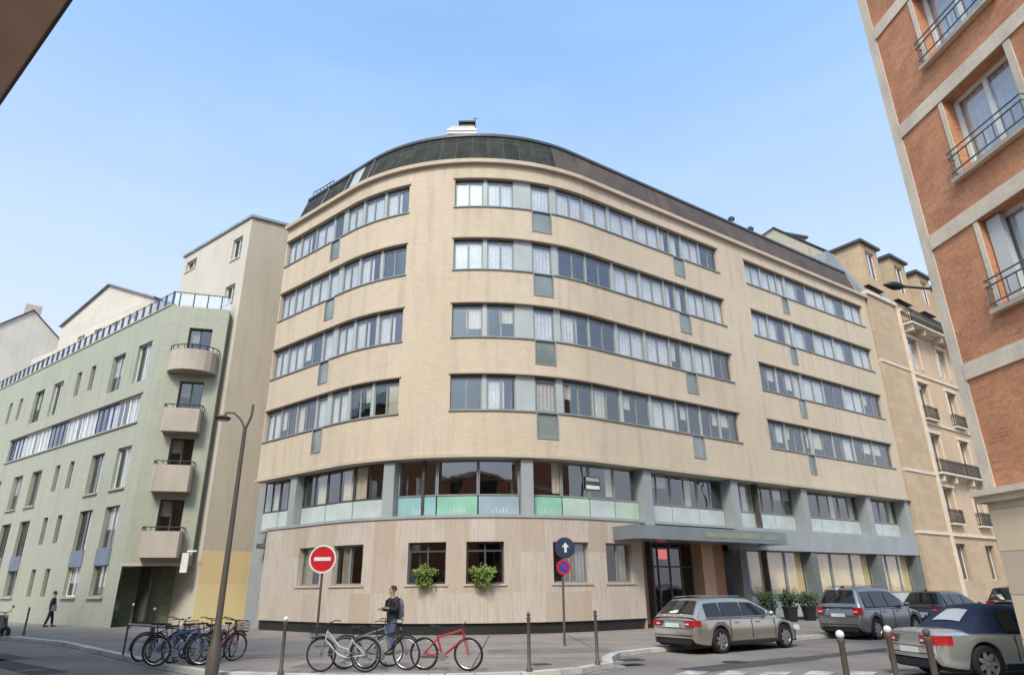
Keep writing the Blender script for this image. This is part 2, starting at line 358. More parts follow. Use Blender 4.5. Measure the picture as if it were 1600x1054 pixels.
def railing(mb, pts, h, gap=.12, r=.012, rails=(0, 1), z0=None):
    for a, b in zip(pts[:-1], pts[1:]):
        a, b = Vector(a), Vector(b)
        for q in rails: mb.tube([a+Vector((0, 0, h*q+.03)), b+Vector((0, 0, h*q+.03))], r*1.5, 5)
        n = max(1, int((b-a).length/gap))
        for k in range(n+1):
            x = a.lerp(b, k/n); mb.tube([x, x+Vector((0, 0, h))], r, 4)
# ================================================================== GROUND
g = MB(); z = -.12
g.face([(-900, -900, z), (900, -900, z), (900, 1500, z), (-900, 1500, z)])
struct(g.build('road', 'asphalt'))
def pavement(name, poly, kerb_edges):
    mb = MB(); n = len(poly)
    mb.face([(x, y, 0) for x, y in poly])
    mb.build(name, 'pave')
    o = bpy.data.objects[name] if name in bpy.data.objects else None
    struct(o)
    k = MB(); acc = 0
    for i in kerb_edges:
        a, b = Vector(poly[i]), Vector(poly[(i+1) % n]); d = (b-a); L = d.length; d.normalize(); nn = Vector((-d.y, d.x))  # poly ccw -> nn inward
        q = [(a-nn*.02, 0), (b-nn*.02, 0), (b+nn*.24, 0), (a+nn*.24, 0)]
        lo = [(p_.x, p_.y, -.119) for p_, _ in q]; hi = [(p_.x, p_.y, .006) for p_, _ in q]
        k.face(hi, ((acc, 0), (acc+L, 0), (acc+L, .25), (acc, .25)))
        k.face((lo[0], lo[1], hi[1], hi[0]), ((acc, 0), (acc+L, 0), (acc+L, .1), (acc, .1))); acc += L
    struct(k.build('kerb', 'kerb'))
mainpoly = [(-90, 92), (-22.0, 30.8), (-17.0, 26.9), (-11.4, 21.0), (-8.9, 18.3), (-6.9, 16.5), (-4.2, 15.7), (-1.5, 15.5), (0.3, 15.8), (1.5, 16.5), (2.35, 17.6), (2.5, 19.0), (2.9, 20.2), (4.0, 21.3),
            (4.0+.824*60, 21.3+.566*60), (60, 75), (-40, 100)]
pavement('pavement', mainpoly, range(0, 14))
near = [(3.0, -12), (30, -12), (40, 13.2), (9.5, 14.1), (7.4, 12.9), (5.2, 10.9), (3.3, 8.8)]
pavement('pavement_opposite', near, [2, 3, 4, 5, 6])
left = [(-60, 46), (-9.0, 8.3), (-8.0, 6.8), (-8, -10), (-60, -10)][::-1]
pavement('pavement_beside_eaves', left, range(5))
mk = MB()
for i in range(7):          # zebra across the right-hand street mouth
    q = Vector((3.3, 15.9))+Vector((.9, -.1))*(i*1.0)
    d = Vector((.55, .83))*1.25; e = Vector((.86, -.51))*.5
    mk.face([(q.x, q.y, -.112), (q.x+e.x, q.y+e.y, -.112), (q.x+e.x+d.x, q.y+e.y+d.y, -.112), (q.x+d.x, q.y+d.y, -.112)])
for i in range(6):
    q = Vector((-13.2, 15.9))+Vector((-.62, .78))*(i*1.0)*0+Vector((.8, -.6))*(i*1.1); d = Vector((-.5, -.86))*2.6; e = Vector((.8, -.6))*.5
    mk.face([(q.x, q.y, -.112), (q.x+d.x, q.y+d.y, -.112), (q.x+e.x+d.x, q.y+e.y+d.y, -.112), (q.x+e.x, q.y+e.y, -.112)])
struct(mk.build('road_markings', 'mark'))
# asphalt repair patches and drain covers
pt = MB()
for (x, y, a, l_, w_) in ((5.9, 18.2, 34, 4.5, .9), (-13.5, 19.6, 140, 6, .8), (11.5, 22.0, 34.5, 9, .6), (-16, 22, 140, 3, 1.6)):
    c_, s_ = math.cos(R(a)), math.sin(R(a))
    pt.face([(x+u*c_-v*s_, y+u*s_+v*c_, -.1165) for u, v in ((-l_/2, -w_/2), (l_/2, -w_/2), (l_/2, w_/2), (-l_/2, w_/2))])
M['patch'] = mat('asphalt_patch', (.075, .072, .07), .9, (.06, .058, .056), 1.5, fine=.15, bscale=25)
struct(pt.build('road_patches', 'patch'))
pv = MB()
for (x, y, a, l_, w_) in ((-6, 20.5, 10, 5, 1.2), (1, 21, 5, 3.6, 1.5), (-12, 25.5, 140, 5, 1.2), (-3.8, 17.6, -5, 3, .9), (8, 26.2, 34.5, 4, 1.2)):
    c_, s_ = math.cos(R(a)), math.sin(R(a))
    pv.face([(x+u*c_-v*s_, y+u*s_+v*c_, .004) for u, v in ((-l_/2, -w_/2), (l_/2, -w_/2), (l_/2, w_/2), (-l_/2, w_/2))])
M['pavep'] = mat('pavement_patch', (.20, .172, .15), .9, (.14, .125, .115), 1.5, fine=.12, bscale=20)
struct(pv.build('pavement_patches', 'pavep'))
for x, y, r_, sq in ((5.6, 18.6, .32, 0), (-12.2, 18.4, .32, 0), (2.9, 18.2, .28, 1), (-2.2, 19.6, .35, 1), (10.5, 21.2, .3, 0), (-6.2, 23.5, .3, 1), (0.6, 17.4, .22, 1)):
    q = MB(); zz_ = -.119 if (not sq) else 0
    if sq: q.box((x, y, .002), (r_*2, r_*1.7, .012), R(20))
    else: q.lathe([(0, .012), (r_, .012), (r_*1.05, 0)], (x, y, -.12), 24)
    struct(q.build('drain_cover', 'iron'))
jn = MB()       # dark joints and sealed cracks of the forecourt
for (x0, y0, x1, y1) in ((-8, 19.8, 3.2, 18.6), (-4.5, 15.9, -4.0, 27), (-1.0, 15.8, -1.0, 27.6), (2.4, 20.5, 2.0, 27.5), (-12, 24, -8, 18.4), (-7.2, 24.5, 4, 23.2)):
    a = Vector((x0, y0)); b = Vector((x1, y1)); n = (b-a).normalized(); n = Vector((-n.y, n.x))*.02
    jn.face([(a.x-n.x, a.y-n.y, .003), (b.x-n.x, b.y-n.y, .003), (b.x+n.x, b.y+n.y, .003), (a.x+n.x, a.y+n.y, .003)])
struct(jn.build('pavement_joints', 'patch'))
gt = MB()       # gutter strip along the kerb
for a, b in zip(mainpoly[1:13], mainpoly[2:14]):
    a, b = Vector(a), Vector(b); n = (b-a).normalized(); n = Vector((n.y, -n.x))
    p1, p2 = a+n*.03, b+n*.03; p3, p4 = b+n*.30, a+n*.30
    gt.face([(p1.x, p1.y, -.115), (p4.x, p4.y, -.115), (p3.x, p3.y, -.115), (p2.x, p2.y, -.115)])
M['gutter'] = mat('gutter_stone', (.30, .28, .25), .9, (.18, .17, .16), 1.2, pattern='brick', ps=(.5, .15), msize=.01, mortar=(.1, .1, .1))
struct(gt.build('gutter', 'gutter'))
# ================================================================== MAIN BUILDING
B = thing('office_building', 'large curved beige office block with long window ribbons and dark attic on the street corner', 'building', (0, 33, 0))
ROWS = [(9.05, 10.72), (12.50, 14.20), (15.95, 17.65), (19.42, 21.05)]
SEG = [(-6.1, 4.0), (6.42, 24.0), (26.6, 40.3)]
DOORS = [(-1.5, -.7), (10.3, 11.35), (19.95, 20.85), (30.1, 30.8)]
ops = []
for z0, z1 in ROWS:
    for a, b in SEG: ops.append((a, b, z0, z1))
    for a, b in DOORS: ops.append((a, b, z0-1.22, z0-.0001))
w_ = MB(); w_.wall(AP, -6.2, 41.2, 7.1, 21.9, [(a, b, c, d, .26) for a, b, c, d in ops], 0, .26)
for u_, s_ in ((-6.2, 1), (41.2, -1)):
    q = [AP(u_, 0, 7.1), AP(u_, -10, 7.1), AP(u_, -10, 21.9), AP(u_, 0, 21.9)]; w_.face(q[::s_], ((0, 7), (10, 7), (10, 22), (0, 22))[::s_])
w_.build('wall', 'beige', B)
t_ = MB()
t_.path(AP, -6.25, 41.25, 21.9, 22.12, -.6, .22)
t_.path(AP, -6.25, 41.25, 6.96, 7.10, -1.0, .10)
for z0, z1 in ROWS:
    for a, b in SEG: t_.path(AP, a-.08, b+.08, z1+.002, z1+.09, -.02, .07)
t_.build('string_course', 'beigetrim', B)
for z0, z1 in ROWS:
    cuts = {0: [(-6.15, -1.52), (-.68, 4.05)], 1: [(6.37, 10.28), (11.37, 19.93), (20.87, 24.05)], 2: [(26.55, 30.08), (30.82, 40.35)]}
    for k in cuts:
        for a, b in cuts[k]: t_ = MB(); t_.path(AP, a, b, z0-.05, z0+.012, -.24, .06); t_.build('window_sill', 'frame', B)
# interior shell: dark back wall and floor slabs
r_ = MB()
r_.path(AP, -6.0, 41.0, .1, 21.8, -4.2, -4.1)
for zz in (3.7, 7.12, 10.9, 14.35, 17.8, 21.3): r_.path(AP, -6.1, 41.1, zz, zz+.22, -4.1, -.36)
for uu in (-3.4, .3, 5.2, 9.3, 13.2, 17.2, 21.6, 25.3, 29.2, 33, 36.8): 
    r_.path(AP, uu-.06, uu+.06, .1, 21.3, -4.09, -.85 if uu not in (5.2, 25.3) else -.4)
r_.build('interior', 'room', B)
BAYS = {0: [(-6.1, -4.8), (-4.75, -3.3), (-3.25, -1.62), (-1.5, -.7), (-.32, .95), (1.1, 2.45), (2.6, 4.0)],
        1: [(6.42, 7.85), (8.05, 9.38), (10.3, 11.35), (11.7, 13.35), (13.4, 15.1), (15.3, 17.1), (17.3, 19.0), (19.1, 19.9), (19.95, 20.85), (20.95, 22.4), (22.5, 24.0)],
        2: [(26.6, 28.3), (28.45, 30.05), (30.1, 30.8), (31.1, 33.3), (33.4, 35.6), (35.8, 38.0), (38.1, 40.3)]}
pW = {(0, 3): .97, (0, 2): .95, (0, 1): .8, (0, 0): .5, (1, 3): .95, (1, 2): .82, (1, 1): .42, (1, 0): .25, (2, 3): .97, (2, 2): .95, (2, 1): .5, (2, 0): .35}
for r, (z0, z1) in enumerate(ROWS):
    for s_, bays in BAYS.items():
        last = SEG[s_][0]
        for i, (a, b) in enumerate(bays):
            if a-last > .04: inf = MB(); inf.path(AP, last, a, z0, z1, -.26, -.13); inf.build('infill_panel', 'opaque', B)
            last = b
            cur = None; x = rnd.random(); door = (a, b) in DOORS
            if x < pW[(s_, r)]: cur = ('curt', 0.0, 1.0, 0.02) if rnd.random() < .72 else ('curt', 0.0, .62, 0.02)
            elif x < .9: cur = (rnd.choice(['curt2', 'curt']), *rnd.choice([(0, .3), (.7, 1), (.1, .55), (.45, .95)]), rnd.choice([.02, .3, .5]))
            if s_ == 1 and r == 2 and 11 < a < 15: cur = None
            if (a, b) == DOORS[1]: cur = ('curt', 0, 1, 0)
            hb = MB(); hb.path(AP, a+.01, b-.01, z1-.17, z1, -.30, -.16); hb.build('lintel_shade_strip', 'framed', B)  # dark strip standing in for the shadow under the lintel
            window(AP, a, b, z0+.02, z1-.17, -.16, B, 'frame', 1 if door or b-a < .9 else 2, cur, 'glass', .07, transom=None)
        if SEG[s_][1]-last > .04: inf = MB(); inf.path(AP, last, SEG[s_][1], z0, z1, -.26, -.13); inf.build('infill_panel', 'opaque', B)
for r, (z0, z1) in enumerate(ROWS):
    for k, (a, b) in enumerate(DOORS):
        q = MB(); q.path(AP, a+.04, b-.04, z0-1.17, z0-.06, -.12, -.06)
        gp = q.build('balcony_panel', 'ribg', B)
        q = MB()
        for (c0, c1, e0, e1) in ((a, a+.05, z0-1.22, z0), (b-.05, b, z0-1.22, z0), (a+.05, b-.05, z0-1.22, z0-1.17), (a+.05, b-.05, z0-.06, z0+.0)): q.path(AP, c0, c1, e0, e1, -.2, .03)
        q.build('frame', 'frame', gp)
# attic
def slope(mb, u0, u1, o0, z0, o1, z1):
    us = AP.split(u0, u1)
    for a, b in zip(us[:-1], us[1:]):
        mb.face((AP(a, o0, z0), AP(b, o0, z0), AP(b, o1, z1), AP(a, o1, z1)), ((a, z0), (b, z0), (b, z1), (a, z1)))
ra = MB(); slope(ra, -6.2, -1.4, -.35, 22.12, -1.15, 24.55); slope(ra, -.5, 12.1, -.35, 22.12, -1.15, 24.55); ra.build('attic_glazing', 'roofg', B)
ra = MB(); slope(ra, 12.1, 41.2, -.35, 22.12, -1.15, 24.55); ra.build('attic_slates', 'roofb', B)
ra = MB(); slope(ra, -1.4, -.5, -.35, 22.12, -1.15, 24.55); ra.build('attic_panel', 'panel', B)
ra = MB()
us = AP.split(-6.2, 41.2)
for a, b in zip(us[:-1], us[1:]):
    ra.face((AP(a, -1.15, 24.55), AP(b, -1.15, 24.55), AP(b, -9.9, 25.4), AP(a, -9.9, 25.4)))
    ra.face((AP(b, -9.9, .0), AP(a, -9.9, .0), AP(a, -9.9, 25.4), AP(b, -9.9, 25.4)))
for u_ in (-6.2, 41.2):
    ra.face((AP(u_, -.35, 22.12), AP(u_, -1.15, 24.55), AP(u_, -9.9, 25.4), AP(u_, -9.9, 22.12)))
ra.build('roof', 'zinc', B)
ra = MB(); ra.path(AP, -6.2, 41.2, 24.48, 24.64, -1.25, -1.05); ra.build('roof_edge', 'framed', B)
for uu in [x*2.2-6.2 for x in range(4)]:
    rb = MB(); rb.tube([AP(uu, -.33, 22.15), AP(uu, -1.13, 24.57)], .035, 4); rb.build('attic_bar', 'framed', B)
rl = MB(); railing(rl, [AP(-6.1, -1.3, 24.6)]+[AP(-6.1+k*.7, -1.35, 24.6) for k in range(1, 4)], .55, .25, .02); rl.build('roof_railing', 'iron', B)
# overhang soffit and first-floor glazing
so_ = MB(); us = AP.split(-6.2, 41.2)
for a, b in zip(us[:-1], us[1:]): so_.face((AP(a, -1.0, 6.96), AP(b, -1.0, 6.96), AP(b, .0, 6.955), AP(a, .0, 6.955)))
so_.build('soffit', 'soffit', B)
COLS = [-2.85, 3.68, 9.85, 16.5, 22.95, 29.2, 36.1, 40.9]
for u_ in COLS:
    q = MB(); zb = 4.5 if u_ < 16 else 0
    if u_ == 16.5: zb = 4.3
    q.path(AP, u_-.27, u_+.27, zb, 6.95, -.74, -.08); q.build('column', 'grey', B)
GL = {}
edges = [-6.1]+COLS; films = {(3.68, 9.85): ['sp_teal', 'sp_green', 'sp_blue'], (9.85, 16.5): ['sp_green', 'sp_lime', 'sp_pale', 'sp_lime']}
for a, b in zip(edges[:-1], edges[1:]):
    n = max(2, round((b-a-.54)/1.85)); n = 3 if (a, b) == (3.68, 9.85) else n; n = 4 if (a, b) == (9.85, 16.5) else n
    a2, b2 = a+.27, b-.27
    if a == -6.1: a2 = a
    o_ = -.74 if b > 17 else -.5
    for k in range(n):
        x0, x1 = a2+(b2-a2)*k/n, a2+(b2-a2)*(k+1)/n
        cur = rnd.choice([('curt2', 0, .35, .0), ('curt2', .6, 1, .0), ('curt2', .1, .9, .55), None, ('curt2', .45, .8, 0)]) if a > 15 or a < 3 else rnd.choice([None, None, ('curt2', .7, 1, .1)])
        wdw = window(AP, x0+.01, x1-.01, 5.42, 6.95, o_, B, 'framed' if x0 < 3 else 'frame', 2 if b > 17 or x0 < 3.5 else 1, cur, 'glass', .06, name='first_floor_window')
        sp = MB(); sp.path(AP, x0+.03, x1-.03, 4.60, 5.39, o_-.04, o_+.01)
        f_ = films.get((a, b), ['sp_pale']*9)[k]
        spo = sp.build('spandrel', f_, B)
        if f_ != 'sp_pale' and k < 3:   # pale leaf-like marks on the coloured film
            mm = MB(); xc = (x0+x1)/2
            for t in range(5):
                uu = xc-.3+.15*t; mm.path(AP, uu, uu+.07, 4.68, 4.78+.12*math.sin(t*1.7)**2+.05, o_+.011, o_+.016)
            mm.build('film_mark', 'sp_pale', spo)
ld = MB(); ld.path(AP, -4.7, 15.7, 4.46, 4.58, -.9, .05); ld.path(AP, -6.2, -4.7, 4.46, 4.58, -.9, -.35); ld.path(AP, 15.7, 41.0, 4.46, 4.58, -.9, -.2); ld.build('ledge', 'grey', B)
pp = MB(); pp.path(AP, 13.05, 13.75, 6.22, 6.34, -.49, -.47); pp.path(AP, 13.05, 13.75, 5.86, 6.0, -.49, -.47); pp.path(AP, 12.95, 13.85, 5.8, 6.4, -.505, -.492); 
bd = MB(); bd.path(AP, 12.95, 13.85, 5.8, 6.4, -.485, -.475); po = bd.build('letting_board', 'room', B)
pp = MB(); pp.path(AP, 13.0, 13.8, 6.20, 6.36, -.474, -.47); pp.path(AP, 13.0, 13.8, 5.85, 6.01, -.474, -.47); pp.build('stripe', 'white', po)
# ground floor stone
GW = [(-1.62, .1), (.94, 2.66), (4.8, 6.42), (7.25, 8.8), (10.9, 12.62), (13.55, 15.1)]
st = MB(); st.wall(AP, -4.6, 15.72, .42, 4.46, [(a, b, 1.88, 3.5, .32) for a, b in GW], 0, .32)
st.face((AP(-4.6, 0, .42), AP(-4.6, -.9, .42), AP(-4.6, -.9, 4.46), AP(-4.6, 0, 4.46))[::-1], ((0, 0), (1, 0), (1, 4), (0, 4))[::-1])
st.build('stone_base', 'stone', B)
st = MB(); st.path(AP, -4.5, 15.6, 0, .42, -.6, -.10); st.build('plinth', 'plinth', B)
for a, b in GW: st = MB(); st.path(AP, a-.1, b+.12, 1.80, 1.876, -.25, .05); st.build('stone_sill', 'beigetrim', B)
for i, (a, b) in enumerate(GW):
    cur = [('curt2', .0, .5, 0), ('curt2', .2, .55, 0), None, None, ('curt', .3, 1, 0), ('curt2', .6, 1, 0)][i]
    window(AP, a, b, 1.88, 3.5, -.22, B, 'framed' if i in (2, 3) else 'frame', 2, cur, 'glassd', .07, name='ground_floor_window', transom=3.15 if i in (2, 3) else None)
# left recess beside the tower
lr = MB(); lr.path(AP, -7.4, -4.6, 0, 6.96, -1.2, -.9); lr.build('recess_wall', 'grey', B)
lr = MB(); lr.path(AP, -5.9, -4.9, 0, 2.5, -.9, -.86); lr.build('side_door', 'framed', B)
# entrance
en = MB()
q = [AP(15.72, 0, 0), AP(15.72, -2.4, 0), AP(15.72, -2.4, 4.46), AP(15.72, 0, 4.46)]; en.face(q, ((0, 0), (2.4, 0), (2.4, 4.4), (0, 4.4)))
en.path(AP, 15.72, 17.15, 0, 3.75, -1.3, -1.2)
en.build('entrance_wall', 'stonewarm', B)
en = MB(); en.path(AP, 20.35, 21.2, 0, 3.75, -1.3, -.55)
en.build('entrance_wall', 'stonewarm', B)
en = MB(); en.path(AP, 21.2, 22.2, 0, 3.75, -1.3, -.75); en.build('timber_panel', 'wood', B)
en = MB(); en.path(AP, 22.2, 23.6, 0, 3.44, -1.3, -1.2); en.build('side_glazing', 'framed', B)
dr_ = window(AP, 17.15, 20.35, 0, 3.7, -1.22, B, 'framed', 4, None, 'glassd', .08, name='entrance_door', transom=2.6)
lob = MB(); lob.path(AP, 17.2, 20.3, .0, 1.1, -2.2, -1.8); lob.path(AP, 18.6, 19.2, 1.1, 1.9, -2.1, -1.9); lob.build('reception_desk', 'trimb', B)
lob = MB(); lob.path(AP, 17.2, 18.6, 1.2, 3.6, -3.4, -3.3); lob.path(AP, 19.3, 20.3, 0.1, 3.6, -3.4, -3.3); lob.build('lobby_wall', 'wood', B)
sg = MB(); sg.path(AP, 18.1, 18.75, 2.95, 3.4, -1.42, -1.36); sg.build('lobby_sign', 'redglow', B)
cn = MB(); cn.path(AP, 15.1, 26.3, 3.78, 4.42, 0.0, .06); 
cn = MB()
cn.path(AP, 14.0, 24.5, 3.62, 3.70, -.1, 1.55); cn.path(AP, 14.0, 24.5, 4.12, 4.20, -.1, 1.5)
cn.path(AP, 14.0, 24.5, 3.70, 4.12, 1.42, 1.50)
cn.path(AP, 14.0, 14.1, 3.70, 4.12, .03, 1.42); cn.path(AP, 24.4, 24.5, 3.70, 4.12, .0, 1.42)
cno = cn.build('canopy', mat('canopy_metal', (.20, .23, .235), .3, (.15, .175, .18), .5, metal=.2, spec=.6), B)
cn = MB(); cn.path(AP, 18.3, 22.3, 3.80, 4.04, 1.502, 1.515); cn.path(AP, 22.6, 23.9, 3.80, 4.04, 1.502, 1.515); cn.build('fascia_strip', mat('fascia_olive', (.26, .28, .17), .4, (.2, .23, .17), 1), cno)
fz = MB(); fz.path(AP, 22.7, 41.1, 3.44, 4.455, -.78, -.03); fz.build('frieze', 'grey', B)
for u_ in COLS[4:]:
    q = MB(); q.path(AP, u_-.27, u_+.27, 0, 3.44, -.74, -.08); q.build('lower_column', 'grey', B)
for a, b in ((22.95, 29.2), (29.2, 36.1), (36.1, 40.9)):
    n = 3 if b > 30 else 3; a2, b2 = a+.27, b-.27
    if a < 23: a2 = 23.6
    for k in range(n):
        x0, x1 = a2+(b2-a2)*k/n, a2+(b2-a2)*(k+1)/n
        window(AP, x0+.01, x1-.01, 1.22, 3.44, -.6, B, 'frame', 1, ('curty', .05 if k else .3, .95, 0), 'glass', .06, name='gallery_window')
    sp = MB(); sp.path(AP, a2, b2, .12, 1.2, -.62, -.55); sp.build('gallery_panel', 'sp_pale', B)
gb = MB(); gb.path(AP, 15.7, 41.0, 0, .1, -1.2, -.3); gb.build('threshold', 'plinth', B)
# ================================================================== roof chimney
ch = thing('chimney_stack', 'louvred pale chimney with black cowl on the curved roof edge', 'chimney', (-2.7, 31.2, 24.7))
q = MB(); q.box((-2.7, 31.2, 25.2), (1.5, 1.2, .9)); q.box((-2.7, 31.2, 26.15), (1.45, 1.15, .18)); q.build('stack', 'cream', ch)
q = MB(); q.box((-2.7, 31.2, 25.85), (1.2, .95, .5)); q.build('louvre', 'framed', ch)
q = MB()
for zz in (25.72, 25.93): q.box((-2.7, 31.2, zz), (1.7, 1.35, .1))
q.build('slat', 'white', ch)
q = MB(); q.box((-2.45, 31.2, 26.42), (.75, .7, .45)); q.box((-2.45, 31.2, 26.68), (.95, .9, .1)); q.build('cowl', 'iron', ch)
q = MB(); q.tube([(-2.0, 31.2, 26.2), (-2.0, 31.2, 27.3)], .02, 5); q.tube([(-2.15, 31.2, 27.2), (-1.85, 31.2, 27.2)], .015, 4); q.build('aerial', 'iron', ch)
for (x, y, lb) in ((15.4, 40.0, 'small round grey roof vent nearest the middle of the long roof'), (17.2, 41.4, 'small mushroom roof vent behind the long slate roof')):
    v = thing('roof_vent', lb, 'vent', (x, y, 25.2), group='vents on the office roof')
    q = MB(); q.tube([(x, y, 24.5), (x, y, 25.55)], .1, 8); q.build('pipe', 'zinc', v)
    q = MB(); q.lathe([(0, .28), (.15, .25), (.24, .12), (.22, 0), (0, 0)], (x, y, 25.5), 12); q.build('cowl', 'framed', v)
# ================================================================== TOWER
TC = (-17.2, 38.0); T = thing('stair_tower', 'tall plain beige rendered tower with ochre and yellow painted base', 'building', (TC[0], TC[1], 0))
TA, TB = Line(TC, -52, -1), Line(TC, 58, 1)
TO = [(.85, 2.05, 22.3, 23.9), (.9, 2.1, 19.1, 20.4), (1.0, 2.2, 15.6, 16.9), (7.0, 8.5, 23.5, 24.3), (1.0, 2.2, 12.2, 13.5)]
q = MB(); q.wall(TA, 0, 9, 0, 24.9, TO, 0, .3); q.build('street_wall', 'towerw', T)
q = MB(); q.face([TB(0, 0, 3.8), TB(8, 0, 3.8), TB(8, 0, 24.9), TB(0, 0, 24.9)], ((0, 3.8), (8, 3.8), (8, 24.9), (0, 24.9)))
q.face([TB(8, 0, 0), TB(8, -9, 0), TB(8, -9, 24.9), TB(8, 0, 24.9)]); q.face([TA(9, 0, 0), TA(9, -8, 0), TA(9, -8, 24.9), TA(9, 0, 24.9)]); q.build('side_wall', 'tower', T)
q = MB(); q.path(TB, 0, 8, 2.05, 3.8, -.1, .004); q.build('ochre_band', 'ochre', T)
q = MB(); q.path(TB, 0, 8, 0, 2.05, -.1, .006); q.build('yellow_base', 'yellow', T)
q = MB(); a, b, c_, d = TA(0, .12, 24.9), TA(9.1, .12, 24.9), TA(9.1, -7, 24.9), None
cs = [Vector(TA(9.1, .12, 24.9)), Vector(TA(-.12, .12, 24.9)), Vector(TB(8, .12, 24.9)), Vector(TB(8, -9, 24.9))]
q.hexa([tuple(x) for x in cs]+[tuple(x+Vector((0, 0, .18))) for x in cs]); q.build('coping', 'zinc', T)
for (a, b, c_, d) in TO:
    window(TA, a, b, c_, d, -.18, T, 'white', 2 if b-a > 1 else 1, None, 'glassd', .06)
    s_ = MB(); s_.path(TA, a-.06, b+.06, c_-.08, c_, -.1, .07); s_.build('sill', 'band', T)
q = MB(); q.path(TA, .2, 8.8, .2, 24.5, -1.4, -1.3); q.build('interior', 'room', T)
# ================================================================== GREEN BUILDING
GC = (-20.87, 36.9); G = thing('tiled_apartment_building', 'pale green tiled apartment block with rounded balconies on its corner', 'building', (GC[0], GC[1], 0))
GA = Line(GC, -53, -1); GB_ = Line(GC, 75, 1)
go = []; GWn = []
def bayset(o, wide_ok=True):
    for (a, b) in ((1.6, 3.4), (5.1, 6.9)):
        GWn.append((a+o, b+o, 13.7, 16.2)); GWn.append((a+o, b+o, 7.3, 9.7)); GWn.append((a+o, b+o, 4.0, 6.3)); GWn.append((a+o, b+o, 1.5, 3.1))
    for (a, b) in ((9.5, 10.2), (11.75, 12.45)):
        GWn.append((a+o, b+o, 14.5, 16.25)); GWn.append((a+o, b+o, 7.95, 9.7)); GWn.append((a+o, b+o, 4.6, 6.3)); GWn.append((a+o, b+o, 1.5, 3.1))
bayset(0); bayset(13.2); bayset(26.4)
rib = [(1.7, 22.9, 11.1, 12.8), (26, 44, 11.1, 12.8)]
GWn = [w for w in GWn if w[1] < 44.5]
q = MB(); q.wall(GA, -.0, 45, 0, 18.1, GWn+rib, 0, .3); q.build('wall', 'gtile', G)
for w in GWn:
    wide = w[1]-w[0] > 1
    cur = rnd.choice([None, ('curt', 0, .5, 0), ('curt', .5, 1, 0), ('curt2', 0, .8, .3), ('curt', 0, 1, .45)])
    if w[0] > 30: cur = None
    window(GA, *w, -.2, G, rnd.choice(['frame', 'framed', 'white']) if wide else 'framed', 2 if wide else 1, cur, 'glassd' if not wide else 'glass', .06)
bl = mat('blue_frame', (.08, .11, .2), .4)
for a0, a1 in ((1.7, 22.9), (26, 44)):
    n = int((a1-a0)/1.5)
    for k in range(n):
        x0, x1 = a0+(a1-a0)*k/n, a0+(a1-a0)*(k+1)/n
        window(GA, x0, x1, 11.1, 12.8, -.12, G, bl if k % 5 in (2, 3) else 'white', 2, rnd.choice([('curt', 0, 1, .0), None, ('curt', 0, .5, 0)]), 'glass', .08, name='ribbon_window')
bgp = mat('blue_grey_panel', (.16, .19, .25), .5)
for o in (0, 13.2):
    for (a, b) in ((1.6, 3.4), (5.1, 6.9)):
        q = MB(); q.path(GA, a+o, b+o, 3.1, 4.0, -.02, .05); q.build('spandrel_panel', bgp, G)
        q = MB(); q.path(GA, a+o-.1, b+o+.1, 7.18, 7.28, -.02, .12); q.build('sill', 'gtile', G)
        q = MB(); q.path(GA, a+o-.1, b+o+.1, 1.38, 1.48, -.02, .14); q.build('sill', 'gtile', G)
q = MB(); q.path(GA, 0, 45, 18.1, 18.2, -.4, .06); q.path(GA, 1.5, 23.1, 12.82, 12.9, -.02, .1); q.path(GA, 1.5, 23.1, 11.0, 11.08, -.02, .1); q.build('cornice', 'gtile', G)
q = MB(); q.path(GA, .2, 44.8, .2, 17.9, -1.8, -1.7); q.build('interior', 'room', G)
# corner face with balconies
BO = [(1.25, 2.55, 15.0, 16.75), (1.25, 2.55, 11.6, 13.35), (1.3, 2.55, 8.3, 9.95), (1.3, 2.55, 4.75, 6.5)]
q = MB(); q.wall(GB_, 0, 3.35, 3.15, 18.1, BO, 0, .35)
q.face([GB_(3.35, 0, 3.15), GB_(3.35, -4, 3.15), GB_(3.35, -4, 18.1), GB_(3.35, 0, 18.1)]); q.build('corner_wall', 'gtile', G)
q = MB(); q.face([GB_(0, 0, 3.15), GB_(3.35, 0, 3.15), GB_(3.35, -4, 3.15), GA(2, -2.2, 3.15)]); q.path(GB_, 0, 3.35, 3.0, 3.15, -.3, .03); q.build('alcove_ceiling', 'soffit', G)
q = MB(); q.path(GB_, -.5, 4.0, 0, 3.0, -2.5, -2.2); q.build('alcove_wall', mat('shaded_alcove_tile', (.20, .22, .15), .6, (.15, .17, .12), .8, pattern='tile', ps=(.3, .15), msize=.008, mortar=(.15, .17, .12)), G)  # green tile darkened in its colour for the shade inside the alcove
for w in BO: window(GB_, *w, -.25, G, 'framed', 2, ('curt', 0, .45, .5), 'glassd', .07)
q = MB(); q.path(GB_, .3, 3.2, 3.2, 18, -1.4, -1.3); q.build('interior', 'room', G)
